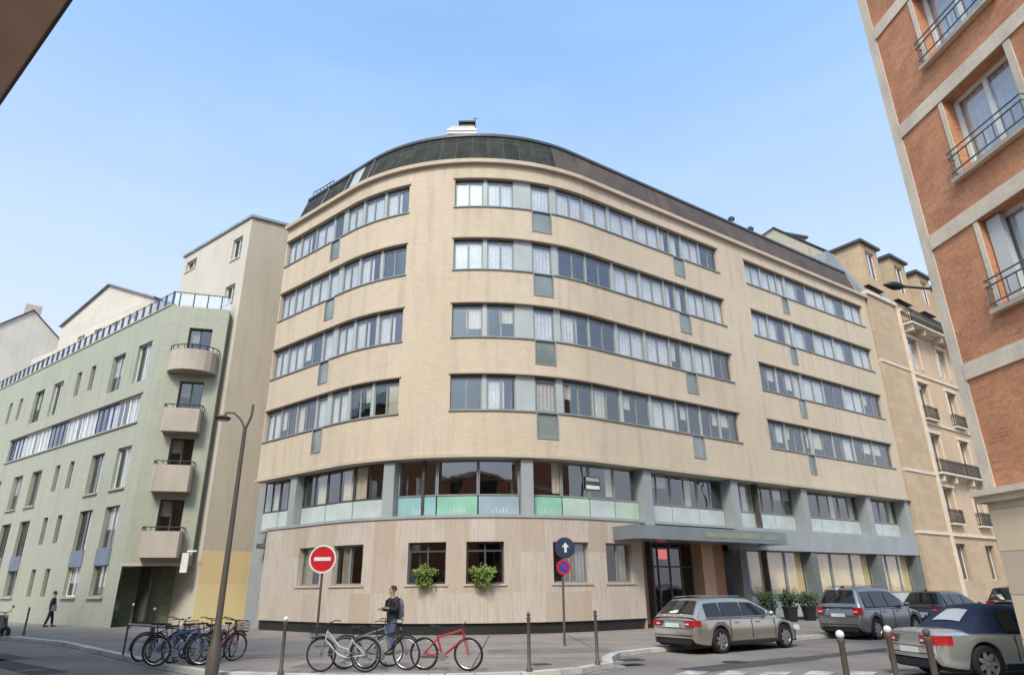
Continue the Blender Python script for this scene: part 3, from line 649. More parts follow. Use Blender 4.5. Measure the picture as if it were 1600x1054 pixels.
for (z0, z1, rr, bulge) in ((13.8, 15.05, .95, 1.0), (10.2, 11.55, .95, .6), (6.85, 8.3, .95, .6), (3.4, 4.75, .95, .6)):
    q = MB(); u_c = 1.8; n = 10
    if bulge > .9: pts = [(u_c+1.35*math.cos(math.pi*(1-k/n)), .06+1.05*math.sin(math.pi*k/n)) for k in range(n+1)]
    else: pts = [(.8, .0), (.8, .62), (.9, .75), (2.7, .75), (2.8, .62), (2.8, .0)]
    zc = z0
    for (a, oa), (b, ob) in zip(pts[:-1], pts[1:]):
        q.face((GB_(a, oa, z0), GB_(b, ob, z0), GB_(b, ob, z1), GB_(a, oa, z1)))
        ia, ib = (u_c+(a-u_c)*.9, oa*.86), (u_c+(b-u_c)*.9, ob*.86)
        q.face((GB_(ia[0], ia[1], z1), GB_(ib[0], ib[1], z1), GB_(ib[0], ib[1], z0+.15), GB_(ia[0], ia[1], z0+.15))[::-1])
        q.face((GB_(a, oa, z1), GB_(b, ob, z1), GB_(ib[0], ib[1], z1), GB_(ia[0], ia[1], z1)))
    q.face([GB_(a, oa, z0) for a, oa in pts][::-1]); q.face([GB_(a, oa, z0+.15) for a, oa in pts])
    bo = q.build('balcony', 'pinkc', G)
    q = MB(); rp_ = [GB_(a, oa*.95+.01, z1+.02) for a, oa in pts]; railing(q, rp_, .16 if bulge < .9 else .22, .3, .02, (1,)); q.build('balcony_rail', 'iron', bo)
# roof terrace railing
q = MB()
for k in range(46):
    p_ = Vector(GA(k*.98+.1, -.1, 18.2)); q.tube([p_, p_+Vector((0, 0, .9))], .07, 4)
q.tube([GA(0, -.1, 19.05), GA(44.6, -.1, 19.05)], .03, 5)
q.tube([GA(0, -.1, 19.05), GB_(3.3, -.1, 19.0)], .03, 5)
for k in range(4): p_ = Vector(GB_(k*.8+.4, -.1, 18.1)); q.tube([p_, p_+Vector((0, 0, .9))], .04, 4)
ro = q.build('roof_railing', 'framed', G)
q = MB(); q.path(GA, .1, 44.6, 18.28, 18.95, -.115, -.105); q.path(GB_, .1, 3.3, 18.2, 18.95, -.115, -.105); q.build('railing_glass', 'glass', ro)
q = MB(); q.face([GB_(0, 0, 18.1), GB_(3.35, 0, 18.1), GB_(3.35, -8, 18.1), GA(45, -9, 18.1), GA(45, 0, 18.1)]); q.face([GA(45, 0, 0), GA(45, -9, 0), GA(45, -9, 18.1), GA(45, 0, 18.1)]); q.build('roof', 'zinc', G)
# street lantern box fixed on the green corner
q = MB(); p_ = GB_(3.1, .25, 3.15); q.box(p_, (.34, .3, 1.0), R(15)); q.box((p_[0]+.3, p_[1], 3.75), (.5, .06, .08))
tag(q.build('wall_lantern', 'white'), 'slim white box lantern at the low corner of the green tiled block', 'lantern')
# ================================================================== far left blocks behind
def hip(mb, x0, x1, y0, y1, z, h, ins):
    a = [(x0, y0, z), (x1, y0, z), (x1, y1, z), (x0, y1, z)]; b = [(x0+ins, y0+ins, z+h), (x1-ins, y0+ins, z+h), (x1-ins, y1-ins, z+h), (x0+ins, y1-ins, z+h)]
    for i in range(4): mb.face((a[i], a[(i+1) % 4], b[(i+1) % 4], b[i]))
    mb.face(b)
fl = thing('apartment_block', 'pale cream terraced block behind the green tiled building', 'building', (-44, 66, 0))
L1 = Line((-34.0, 57.0), -57, -1)
fo = [(3+k*3.4, 4.6+k*3.4, 22.6, 24.6) for k in range(6)]+[(5+k*3.6, 6.6+k*3.6, 26.2, 28) for k in range(4)]
q = MB(); q.wall(L1, 0, 24, 0, 25.6, fo[:6], 0, .3); q.face([L1(0, 0, 0), L1(0, -10, 0), L1(0, -10, 25.6), L1(0, 0, 25.6)][::-1])
q.wall(Line(L1(0, 0, 0)[:2], -57, -1), 2.5, 22, 25.6, 28.8, fo[6:], -1.3, .3); q.face([L1(2.5, -1.3, 25.6), L1(2.5, -10, 25.6), L1(2.5, -10, 28.8), L1(2.5, -1.3, 28.8)][::-1])
q.face([L1(0, 0, 25.6), L1(24, 0, 25.6), L1(24, -10, 25.6), L1(0, -10, 25.6)])
q.face([L1(2.5, -1.29, 28.8), L1(22, -1.29, 28.8), L1(22, -1.29, 30.3), L1(12.5, -1.29, 33.0), L1(2.5, -1.29, 29.0)])
q.build('wall', 'cream', fl)
q = MB(); q.face([L1(2.2, -1.0, 28.95), L1(12.5, -1.0, 33.15), L1(12.5, -10, 33.15), L1(2.2, -10, 28.95)]); q.face([L1(12.5, -1.0, 33.15), L1(22.4, -1.0, 30.3), L1(22.4, -10, 30.3), L1(12.5, -10, 33.15)])
q.face([L1(2.2, -1.0, 28.8), L1(12.5, -1.0, 33.0), L1(12.5, -1.0, 33.15), L1(2.2, -1.0, 28.95)]); q.face([L1(12.5, -1.0, 33.0), L1(22.4, -1.0, 30.15), L1(22.4, -1.0, 30.3), L1(12.5, -1.0, 33.15)]); q.build('roof', 'zinc', fl)
for w in fo[:6]: window(L1, *w, -.2, fl, 'white', 2, None, 'glassd', .07)
for w in fo[6:]: window(L1, *w, -1.5, fl, 'white', 2, None, 'glassd', .07)
q = MB(); q.path(L1, 0, 24, 25.6, 26.3, -.1, .1); q.path(L1, 7, 12, 23.9, 25.2, .0, 1.1); q.build('parapet', 'cream', fl)
q = MB(); q.path(L1, 17.2, 18.8, 29.0, 33.2, -5, -3.6); q.build('chimney', 'pinkc', fl)
q = MB(); q.path(L1, 20.2, 21.4, 29.0, 32.2, -5, -3.6); q.build('chimney', 'pinkc', fl)

f2 = thing('gabled_block', 'whitish gabled block at the far left edge behind the green roofline', 'building', (-62, 78, 0))
L2 = Line((-66, 76), -40, -1)
q = MB(); wn_ = [(2+k*3, 3.3+k*3, 26, 28) for k in range(4)]
q.wall(L2, 0, 16, 0, 32, wn_, 0, .3); q.face([L2(0, 0, 0), L2(0, -9, 0), L2(0, -9, 32), L2(0, -4.5, 36.2), L2(0, 0, 32)][::-1]); q.build('wall', 'cream', f2)
q = MB(); q.face([L2(-.3, .3, 31.9), L2(16, .3, 31.9), L2(16, -4.5, 36.3), L2(-.3, -4.5, 36.3)]); q.face([L2(-.3, -4.5, 36.3), L2(16, -4.5, 36.3), L2(16, -9.3, 31.9), L2(-.3, -9.3, 31.9)]); q.build('roof', 'zinc', f2)
q = MB(); q.path(L2, 1.2, 3.0, 32.5, 37.4, -5.4, -3.6); q.build('chimney', 'pinkc', f2)
for w in wn_: window(L2, *w, -.2, f2, 'white', 2, None, 'glassd', .07)
# ================================================================== near left eaves building
LB = thing('eaved_building', 'brown brick building whose dark eaves cut the upper left corner', 'building', (-20, 18, 0))
LL = Line((-9.0, 10.3), -50.5, 1)
lo_ = [(2+k*3.2, 3.4+k*3.2, 1.0+j*3.1, 3.0+j*3.1) for k in range(8) for j in range(4)]
q = MB(); q.wall(LL, 0, 28, 0, 14.1, lo_, -1.15, .3)
for uu, s_ in ((0, 1), (28, -1)): q.face([LL(uu, -1.15, 0), LL(uu, -11, 0), LL(uu, -11, 14.1), LL(uu, -1.15, 14.1)][::s_])
q.build('wall', 'brick', LB)
for w in lo_: window(LL, *w, -1.35, LB, 'white', 2, None, 'glassd', .07)
q = MB(); q.path(LL, -.6, 28.5, 14.0, 14.12, -11.4, .0); q.build('eaves_soffit', mat('eaves_paint', (.60, .50, .40), .8, (.53, .43, .34), .8), LB)
q = MB(); q.path(LL, -.6, 28.5, 13.98, 14.3, .002, .07); q.build('gutter', 'framed', LB)
q = MB(); q.face([LL(-.6, .05, 14.3), LL(28.5, .05, 14.3), LL(28.5, -6, 17), LL(-.6, -6, 17)]); q.face([LL(-.6, -6, 17), LL(28.5, -6, 17), LL(28.5, -11.4, 14.2), LL(-.6, -11.4, 14.2)]); q.build('roof', 'zinc', LB)
# ================================================================== BRICK BUILDING RIGHT
K = 13.0/14; BC = (9.8584*K, 13.0)
BR = thing('brick_apartment_building', 'orange brick building with pale stone bands and iron window guards', 'building', (BC[0], BC[1], 0))
BL = Line(BC, 173, 1); BS = Line(BC, 82, -1)   # street-facing side seen here, hidden side
zz = lambda z_: 1.7+(z_-1.7)*K
bands = [zz(z_) for z_ in (6.0, 9.18, 12.36, 15.55, 18.7)]
bw = []
for k in range(4):
    for i in range(5):
        u0_ = 1.52+i*3.35
        top = bands[k+1]-.2*K if k < 4 else 0
        bw.append((u0_, u0_+1.62, top-1.86, top))
q = MB(); q.wall(BL, .26, 17, zz(3.5), 19.5, bw, 0, .32); q.wall(BS, .26, 14, zz(3.5), 19.5, [], 0, .3); q.face([BL(17, 0, 0), BL(17, -12, 0), BL(17, -12, 19.5), BL(17, 0, 19.5)]); q.build('brick_wall', 'brick', BR)
q = MB(); q.path(BL, .0, .26, zz(3.5), 19.5, -.1, .02); q.path(BS, .0, .26, zz(3.5), 19.5, -.1, .02)
for b_ in bands: q.path(BL, .26, 17, b_-.165, b_+.165, -.1, .035); q.path(BS, .26, 14, b_-.165, b_+.165, -.1, .035)
for (a, b, c_, d) in bw:
    q.path(BL, a-.11, a-.002, c_-.05, d-.0, -.1, .02); q.path(BL, b+.002, b+.15, c_-.05, d-.0, -.1, .02)
q.build('stone_band', 'band', BR)
q = MB(); q.path(BL, .0, 17, 0, zz(3.25), -.2, .05); q.path(BS, .06, 14, 0, zz(3.25), -.2, .05); q.build('ground_floor_wall', 'stonebase', BR)
q = MB(); q.path(BL, -.12, 17, zz(3.25), zz(3.38), -.2, .14); q.path(BL, -.18, 17, zz(3.38), zz(3.5), -.2, .24); q.path(BS, -.12, 14, zz(3.25), zz(3.5), -.2, .2); q.build('cornice', 'band', BR)
for (a, b, c_, d) in bw: q = MB(); q.path(BL, a-.2, b+.24, c_-.08, c_, -.05, .13); q.build('window_sill', 'band', BR)
for n_, (a, b, c_, d) in enumerate(bw):
    window(BL, a, b, c_+.02, d, -.26, BR, 'white', 2, ('curt', 0, 1, 0) if n_ % 5 < 3 or n_ % 2 else None, 'glass', .09)
    q = MB(); rr = .018
    for h_ in (.08, .42, .55): q.tube([BL(a-.1, .02, c_+h_), BL(a-.1, .17, c_+h_), BL(b+.12, .17, c_+h_), BL(b+.12, .02, c_+h_)], rr, 5)
    for t_i in range(9):
        x = a-.05+(b-a+.14)*t_i/8; q.tube([BL(x, .17, c_+.08), BL(x, .17, c_+.42)], .011, 4)
    q.build('window_guard', 'ironb', BR)
# inner shutters at the lowest visible window
q = MB(); a, b, c_, d = bw[0]; q.path(BL, a+.04, a+.36, c_+.03, d-.03, -.24, -.12); q.build('shutter', 'framel', BR)
q = MB(); q.path(BL, .3, 16.8, .2, 19, -1.7, -1.6); q.build('interior', 'room', BR)
q = MB(); q.face([BL(-.2, .2, 19.5), BL(17, .2, 19.5), BL(17, -12, 19.5), BS(14, .2, 19.5)]); q.build('roof', 'zinc', BR)
# ================================================================== STONE BUILDING (right street)
EC = AP(41.3, 0, 0); H = thing('haussmann_building', 'ornate warm stone apartment building with iron balconies beyond the office block', 'building', (EC[0], EC[1], 0))
HL = Line(EC[:2], 54, 1)
hw = []
cols = [(5.4, 7.0), (10.4, 12.0), (15.4, 17.0), (20.4, 22.0), (25.4, 27.0)]
for a, b in cols:
    for (c_, d) in ((1.9, 4.35), (5.75, 8.3), (9.3, 12.3), (13.4, 16.3), (17.5, 20.0)): hw.append((a, b, c_, d))
q = MB(); q.wall(HL, 4.7, 30, 4.9, 20.6, hw, 0, .4); q.face([HL(30, 0, 0), HL(30, -12, 0), HL(30, -12, 22), HL(30, 0, 22)]); q.build('wall', 'ashlarp', H)
q = MB(); q.wall(HL, 4.7, 30, 0, 4.9, [w for w in hw if w[3] < 5], 0.03, .42); q.path(HL, 0.0, 4.45, 0, 22.3, -12, .16); q.build('ashlar_wall', 'ashlar', H)
q = MB(); q.path(HL, 4.45, 4.75, 0, 22.0, -.1, .30)
for zc, o_ in ((4.85, .16), (8.95, .12), (13.0, .10), (16.9, .10), (20.6, .3), (22.0, .35)): q.path(HL, 4.76, 30, zc, zc+.2, -.1, o_)
q.path(HL, -.05, 4.44, 22.3, 22.6, -1, .3); q.path(HL, -.02, 4.44, 16.9, 17.1, -.1, .22); q.path(HL, -.02, 4.44, 9.0, 9.2, -.1, .22); q.path(HL, -.05, 4.44, 4.85, 5.05, -.1, .24)
for (a, b, c_, d) in hw:
    if c_ > 5: q.path(HL, a-.18, a-.003, c_, d, -.05, .08); q.path(HL, b+.003, b+.18, c_, d, -.05, .08); q.path(HL, a-.25, b+.25, d+.003, d+.2, -.05, .16)
q.build('stone_moulding', 'band', H)
for w in hw:
    window(HL, *w, -.3, H, 'white', 2, ('curt2', 0, .4, 0) if rnd.random() < .5 else None, 'glassd', .07)
    if 5 < w[2] < 17.2 and not 9 < w[2] < 10:
        q = MB(); q.path(HL, w[0]-.25, w[1]+.25, w[2]-.12, w[2]-.002, -.1, .36); bo = q.build('balcony', 'band', H)
        q = MB(); railing(q, [HL(w[0]-.2, .05, w[2]), HL(w[0]-.2, .32, w[2]), HL(w[1]+.2, .32, w[2]), HL(w[1]+.2, .05, w[2])], .9, .13, .018, (.08, .85, 1)); q.build('balcony_railing', 'iron', bo)
for zc, o_, hh in ((9.15, .6, .9), (20.8, 1.0, 1.05)):
    q = MB(); q.path(HL, 4.8, 28, zc, zc+.14, -.1, o_)
    for (a, b) in cols: 
        for x in (a-.3, b+.1): q.path(HL, x, x+.2, zc-.5, zc, .0, o_*.8)
    bo = q.build('long_balcony', 'band', H)
    q = MB(); railing(q, [HL(4.85, .05, zc+.14), HL(4.85, o_-.06, zc+.14), HL(28, o_-.06, zc+.14)], hh, .14, .02, (.08, .85, 1)); q.build('balcony_railing', 'iron', bo)
q = MB(); q.path(HL, 4.8, 30, 20.8, 23.4, -1.2, -.5); q.build('attic_wall', 'ashlarp', H)
q = MB()
q.face([HL(0, -.1, 22.6), HL(4.4, -.1, 22.6), HL(4.4, -2.2, 27.0), HL(0, -2.2, 27.0)]); q.face([HL(0, -.1, 22.6), HL(0, -12, 22.6), HL(0, -10, 27), HL(0, -2.2, 27)][::-1])
q.face([HL(4.4, -.5, 23.4), HL(30, -.5, 23.4), HL(30, -2.6, 27.4), HL(4.4, -2.6, 27.4)]); q.face([HL(0, -2.2, 27), HL(30, -2.6, 27.4), HL(30, -11, 27.4), HL(0, -10, 27)])
q.face([HL(4.4, -.5, 23.4), HL(4.4, -2.6, 27.4), HL(4.4, -8, 27.4), HL(4.4, -8, 22)][::-1]); q.build('mansard_roof', 'zinc', H)
for k, (a, b, zt) in enumerate(((1.4, 4.0, 27.3), (6.2, 8.8, 27.4), (10.8, 13.2, 27.2), (15.5, 18, 27.2), (20.4, 22.9, 27.2))):
    q = MB(); q.wall(HL, a, b, 23.6, zt, [(a+.6, b-.6, 24.4, zt-.5)], -.15, .2)
    for x, s_ in ((a, 1), (b, -1)): q.face([HL(x, -.15, 23.6), HL(x, -2.8, 23.6), HL(x, -2.8, zt), HL(x, -.15, zt)][::s_])
    q.path(HL, a+.55, b-.55, 24.3, zt-.4, -.6, -.5); dm = q.build('dormer', 'ashlar', H)
    q = MB(); q.path(HL, a-.25, b+.25, zt, zt+.2, -3, .12); q.path(HL, a+.1, b-.1, zt+.2, zt+.4, -2.8, -.1); q.build('dormer_roof', 'framed', dm)
    window(HL, a+.62, b-.62, 24.4, zt-.5, -.3, dm, 'white', 2, None, 'glassd', .08)
# rear wing above the office roof
RW = thing('rear_wing', 'pale zinc roofed wing with chimneys rising behind the long office roof', 'building', (24, 52, 0))
WL = Line((20.6, 49.4), 72, 1)
q = MB()
q.face([WL(0, 0, 0), WL(9.5, 0, 0), WL(9.5, 0, 28.6), WL(2.2, 0, 30.6), (*WL(0, 0, 0)[:2], 29.0)]); q.face([WL(0, 0, 0), WL(0, -9, 0), WL(0, -9, 29), WL(0, 0, 29)][::-1]); q.face([WL(9.5, 0, 0), WL(9.5, -9, 0), WL(9.5, -9, 28.6), WL(9.5, 0, 28.6)])
q.build('gable_wall', mat('grey_beige_render', (.42, .38, .30), .9, (.34, .32, .26), .4, streak=.5, fine=.1, bscale=3), RW)
q = MB(); q.face([WL(-.2, .2, 28.9), WL(2.2, .2, 30.7), WL(2.2, -9, 31.2), WL(-.2, -9, 29.4)][::-1]); q.face([WL(2.2, .2, 30.7), WL(9.7, .2, 28.7), WL(9.7, -9, 29.2), WL(2.2, -9, 31.2)][::-1]); q.build('roof', 'zinc', RW)
q = MB(); q.path(WL, 4.6, 6.6, 28.5, 30.9, -2.2, -1.0); q.build('chimney', 'pinkc', RW)
q = MB(); q.path(WL, 4.4, 6.8, 30.9, 31.1, -2.4, -.8)
for k in range(4):
    p_ = WL(4.9+k*.5, -1.6, 31.1); q.lathe([(.16, 0), (.13, .45), (0, .45)], p_, 8)
q.build('chimney_cap', 'framed', RW)
q = MB(); q.path(WL, 8.8, 11.4, 24, 28.2, -3.0, -.2); q.build('annex', 'cream', RW)
q = MB(); q.path(WL, 8.6, 11.6, 28.2, 28.4, -3.2, 0); q.build('annex_roof', 'framed', RW)
# ================================================================== opposite block behind the viewpoint (light and reflections)
OB = thing('opposite_building', 'brick building standing behind the viewpoint across the junction', 'building', (0, -14, 0))
OL = Line((-24, -12), 90, -1)
oo = [(2+k*3.2, 3.5+k*3.2, 1+j*3.1, 3+j*3.1) for k in range(14) for j in range(4)]
q = MB(); q.wall(OL, 0, 48, 0, 12.5, oo, 0, .25); q.face([OL(0, 0, 0), OL(0, -10, 0), OL(0, -10, 12.5), OL(0, 0, 12.5)]); q.face([OL(48, 0, 0), OL(48, -10, 0), OL(48, -10, 12.5), OL(48, 0, 12.5)]); q.build('wall', 'brick', OB)
q = MB(); q.path(OL, .1, 47.9, 0, 12.2, -.5, -.4); q.build('interior', 'room', OB)
q = MB(); q.path(OL, -.2, 48.2, 12.5, 12.8, -10, .3)
for j in range(3): q.path(OL, 0, 48, 3.3+j*3.1, 3.6+j*3.1, -.05, .05)
q.build('stone_band', 'band', OB)
#@@OBJECTS
# ================================================================== BOLLARDS
def make_bollard(loc, label, white, h=1.12, lean=(0, 0)):
    t = thing('bollard', label, 'bollard', loc, 0, 'bollards along the kerbs', local=True)
    q = MB(); q.lathe([(.07, 0), (.07, .06), (.042, .10), (.036, h-.16), (.048, h-.14), (.048, h-.11), (.036, h-.10), (0, h-.08)], n=14); q.build('post', 'brown', t, smooth=True)
    q = MB(); q.ball((0, 0, h-.05), (.052 if white else .045), 8); q.build('ball_top', 'white' if white else 'brown', t, smooth=80)
    t.rotation_euler = (lean[0], lean[1], 0); return t
bw_ = make_bollard((-5.1, 15.9, 0), 'white topped bollard between the street lamp and the pale bicycle', True, 1.16)
dup(bw_, (4.13, 9.17, 0), 0, 'white topped bollard in front of the parked wagon, leftmost of the near right three')
b2_ = dup(bw_, (5.2, 10.05, 0), 0, 'white topped bollard just left of the silver convertible')
bd_ = make_bollard((.3, 15.9, 0), 'dark bollard standing right of the red bicycle', False, 1.2)
dup(bd_, (1.93, 17.15, 0), 0, 'dark bollard at the kerb corner beside the blue sign post')
dup(bd_, (4.99, 8.75, 0), 0, 'dark bollard in front of the tail of the silver convertible')
dup(bw_, (-19.5, 36.2, 0), 0, 'white topped bollard before the dark alcove of the green building')
dup(bw_, (-21.5, 31.4, 0), 0, 'white topped bollard beside the scooter at far left')
dup(bw_, (-13.3, 26.2, 0), 0, 'white topped bollard behind the row of racked bicycles')
# ================================================================== WHEELED HELPERS
def wheel(parent, x, y, r, w_, side):
    q = MB(); q.lathe([(r*.70, -w_/2), (r*.93, -w_/2), (r, -w_*.33), (r, w_*.33), (r*.93, w_/2), (r*.70, w_/2)], (x, y, r), 28, 'y', closed=True); o = q.build('wheel', 'rubber', parent, smooth=True)
    q = MB(); yo = side*w_*.36
    q.lathe([(0, 0), (r*.14, .0), (r*.16, -.02*side)], (x, y+yo, r), 16, 'y')
    q.lathe([(r*.62, -.05*side), (r*.70, .01*side), (r*.735, .0), (r*.735, -.09*side)], (x, y+yo, r), 28, 'y')
    for k in range(7):
        a = 2*math.pi*k/7; ca, sa = math.cos(a), math.sin(a); q0, q1 = .05, .035
        f = lambda d, e, yy: (x+ca*d-sa*e, yy, r+sa*d+ca*e)
        y0, y1 = y+yo-.03*side, y+yo+.004*side
        q.hexa([f(.05, -q0, y0), f(r*.68, -q1, y0), f(r*.68, q1, y0), f(.05, q0, y0), f(.05, -q0, y1), f(r*.68, -q1, y1), f(r*.68, q1, y1), f(.05, q0, y1)])
    q.build('rim', 'rim', o)
    q = MB(); q.lathe([(0, 0), (r*.68, 0)], (x, y+side*w_*.08, r), 20, 'y'); q.build('brake_disc', 'trimb', o)
def interp(tab, x):
    if x <= tab[0][0]: return tab[0][1]
    for (a, b), (c, d) in zip(tab[:-1], tab[1:]):
        if x <= c:
            t = (x-a)/(c-a) if c > a else 0; return b+(d-b)*t
    return tab[-1][1]
def make_car(name, label, cat, loc, rz, P):
    t = thing(name, label, cat, loc, rz, None, local=True)
    L, W, H, wr, xr, xf = P['L'], P['W']/2, P['H'], P['wr'], P['xr'], P['xf']; ox = L/2
    top, belt, paint = P['top'], P['belt'], P['paint']
    wid = [(0, .84), (.05, .90), (.18, .955), (.5, .99), (1.0, 1.0), (L-1.1, 1.0), (L-.55, .965), (L-.25, .88), (L-.08, .76), (L, .66)]
    bot = [(0, .42), (.06, .30), (.3, .24), (.7, .21), (L-.6, .2), (L-.2, .24), (L, .34)]
    xs = sorted(set([0, .02, .05, .09, .14, .2, .28]+[round(.34+k*.075, 3) for k in range(int((L-.6)/.075))]+[L-.2, L-.13, L-.08, L-.04, L]))
    ra = wr+.055
    rings = []
    for x in xs:
        w = W*interp(wid, x); zt = interp(top, x); zb = interp(bot, x); zs = min(zt-.03, interp(belt, x))
        for xc in (xr, xf):
            d = abs(x-xc)
            if d < ra: zb = max(zb, wr+math.sqrt(ra*ra-d*d))
        zb = min(zb, zs-.1); h = zs-zb
        ft = lambda z_: 1-.05*max(0, (.42-z_))/.42
        half = [(w*.90, zb-.0), (w*.985*ft(zb), zb+.02), (w*.995, zb+h*.35), (w, zb+h*.62), (w*.985, zs-.09), (w*.955, zs-.02), (w*.90, zs+.0), (w*.62, zt-.012), (w*.3, zt), (0, zt+.006)]
        rings.append([(x-ox, -y, z_) for y, z_ in half]+[(x-ox, y, z_) for y, z_ in half[::-1][1:]])
    q = MB(); n = len(rings[0])
    for a, b in zip(rings[:-1], rings[1:]):
        for k in range(n-1): q.face((a[k], b[k], b[k+1], a[k+1]))
    q.face(rings[0][::1]); q.face(rings[-1][::-1])
    q.build('body', paint, t, smooth=42)
    # underside, wells
    q = MB(); q.box((0, 0, .30), (L-.5, W*1.72, .22)); 
    for xc in (xr, xf): q.box((xc-ox, 0, .5), (ra*2.1, W*1.62, .55))
    q.build('underbody', 'trimb', t)
    # cabin
    xb0, xt0, xt1, xb1 = P['cab']; zbl = P['zb']; wb, wt = W*.90, W*.66
    def zr(x):
        if x < xt0: return zbl+(H-zbl)*((x-xb0)/(xt0-xb0))**.85
        if x > xt1: return zbl+(H-zbl)*((xb1-x)/(xb1-xt1))**.85
        m_ = (x-xt0)/(xt1-xt0); return H+.03*math.sin(math.pi*m_)-P.get('rake', 0)*(1-m_)
    def yw(z_): return wb+(wt-wb)*max(0, min(1, (z_-zbl)/(H-zbl)))
    cx = [xb0+(xt0-xb0)*k/6 for k in range(6)]+[xt0+(xt1-xt0)*k/10 for k in range(11)]+[xt1+(xb1-xt1)*k/6 for k in range(1, 7)]
    rings = []
    for x in cx:
        z_ = max(zbl+.001, zr(x)); y_ = yw(z_)
        half = [(wb, zbl-.06), (yw(max(zbl, z_-.10)), max(zbl-.05, z_-.10)), (y_-.02, max(zbl-.04, z_-.03)), (y_-.11, z_), (y_*.5, z_+.018), (0, z_+.024)]
        rings.append([(x-ox, -y, zz_) for y, zz_ in half]+[(x-ox, y, zz_) for y, zz_ in half[::-1][1:]])
    q = MB(); n = len(rings[0])
    for a, b in zip(rings[:-1], rings[1:]):
        for k in range(n-1): q.face((a[k], b[k], b[k+1], a[k+1]))
    q.build('soft_top' if P.get('soft') else 'roof', P.get('rooftop', paint), t, smooth=45)
    # side windows
    for s in (-1, 1):
        pil = P['pillars']
        for a, b in zip(pil[:-1], pil[1:]):
            x0, x1 = a+.035, b-.035; pts = []
            nn = 8; up = []
            for k in range(nn+1):
                x = x0+(x1-x0)*k/nn; zt_ = zr(x)-.115; up.append((x, zt_))
            up = [(x, z_) for x, z_ in up if z_ > zbl+.03]
            if len(up) < 2: continue
            xl, xh = x0, x1
            lo = [(up[0][0]-(0 if up[0][1] > zbl+.1 else .0), zbl+.015), (up[-1][0], zbl+.015)]
            poly = [lo[0]]+up+[lo[1]]
            q = MB(); q.face([(x-ox, s*(yw(z_)+.012), z_) for x, z_ in poly][::s])
            q.face([(x-ox, s*(yw(z_)-.0), z_) for x, z_ in poly][::-s]); q.build('side_window', 'cgl', t)
        q = MB(); q.tube([(pil[0]-ox, s*(wb+.012), zbl+.0), (pil[-1]-ox, s*(wb+.012), zbl+.0)], .012, 5); q.build('window_trim', 'rim' if P.get('chrome') else 'trimb', t)
        # door seams, handles, mirror
        for x in P['seams']:
            q = MB(); y_ = W*1.001; q.box((x-ox, s*y_, (.3+zbl)/2), (.012, .012, zbl-.42)); q.build('door_seam', 'trimb', t)
        q = MB(); q.box(((xr+xf)/2-ox, s*(W*.985), .27), (xf-xr-2*ra-.02, .05, .09)); q.build('side_skirt', 'trimb', t)
        for x in P['handles']:
            q = MB(); q.box((x-ox, s*(W+.005), zbl-.15), (.17, .03, .03)); q.build('door_handle', paint, t)
        q = MB(); xm = P['mirror']; q.lathe([(0, -.1), (.06, -.08), (.085, 0), (.06, .08), (0, .1)], (xm-ox, s*(W+.08), zbl+.06), 10, 'y'); q.tube([(xm-ox, s*(W-.1), zbl), (xm-ox, s*(W+.04), zbl+.03)], .02, 5); q.build('mirror', paint, t, smooth=60)
    # screens
    for nm, (a, b) in (('rear_window', (xb0, xt0)), ('windscreen', (xb1, xt1))):
        sg_ = 1 if a > b else -1; q = MB(); pts = []
        rows = []
        rw_ = P.get('rwin', (.14, .86, .13)) if nm == 'rear_window' else (.14, .86, .13)
        for f_ in (rw_[0], rw_[0]*.67+rw_[1]*.33, rw_[0]*.33+rw_[1]*.67, rw_[1]):
            x = a+(b-a)*f_; z_ = zr(x); nx = sg_*.014; hw_ = yw(z_)-rw_[2]
            rows.append([(x+nx-ox, y*hw_, z_+.03*(1-(y*.8)**2)*.9+.012) for y in (-1, -.5, 0, .5, 1)])
        for r0, r1 in zip(rows[:-1], rows[1:]):
            for k in range(4): q.face((r0[k], r0[k+1], r1[k+1], r1[k]))
        q.build(nm, P.get('rearglass', 'cgl') if nm == 'rear_window' else 'cgl', t, smooth=60)
    # tail lights wrapping the rear corner
    z0, z1, ln, yi = P['tail']
    for s in (-1, 1):
        q = MB(); path = [(-.012, yi*W)]
        path += [(-.012, .78*W)]+[(x, W*interp(wid, x)+.010) for x in (0.0, .03, .07, .13, .22, .32, .42) if x <= ln]
        for (xa, ya), (xb, yb) in zip(path[:-1], path[1:]):
            q.face([(xa-ox, s*ya, z0), (xb-ox, s*yb, z0), (xb-ox, s*yb, z1), (xa-ox, s*ya, z1)][::-s])
            q.face([(xa-ox, s*ya, z1), (xb-ox, s*yb, z1), (xb-ox+.05, s*(yb-.06), z1), (xa-ox+.05, s*(ya-.02), z1)][::-s])
            q.face([(xa-ox, s*ya, z0), (xb-ox, s*yb, z0), (xb-ox+.05, s*(yb-.06), z0), (xa-ox+.05, s*(ya-.02), z0)][::s])
        tl = q.build('tail_light', 'red', t)
        q = MB(); q.box((-.016-ox, s*(yi*W+.1), (z0+z1)/2-.02), (.012, .14, .035)); q.build('reversing_lens', 'plate', tl)
        q = MB(); q.box((L-.12-ox, s*W*.68, interp(top, L-.12)-.13), (.2, .36, .13)); q.build('headlight', 'plate', t)
    q = MB(); q.box((-.018-ox, 0, P['plz']), (.02, .52, .11)); q.build('number_plate', 'plate', t)
    q = MB(); q.box((-.012-ox, 0, z1+.02 if not P.get('soft') else z1+.03), (.03, W*1.0, .025)); q.build('tailgate_trim', 'rim', t)
    q = MB(); q.box((.0-ox, 0, .33), (.06, W*1.5, .12)); 
    for s in (-1, 1): q.tube([(-.03-ox, s*W*.6, .27), (.2-ox, s*W*.6, .27)], .035, 8)
    q.build('rear_valance', 'trimb', t)
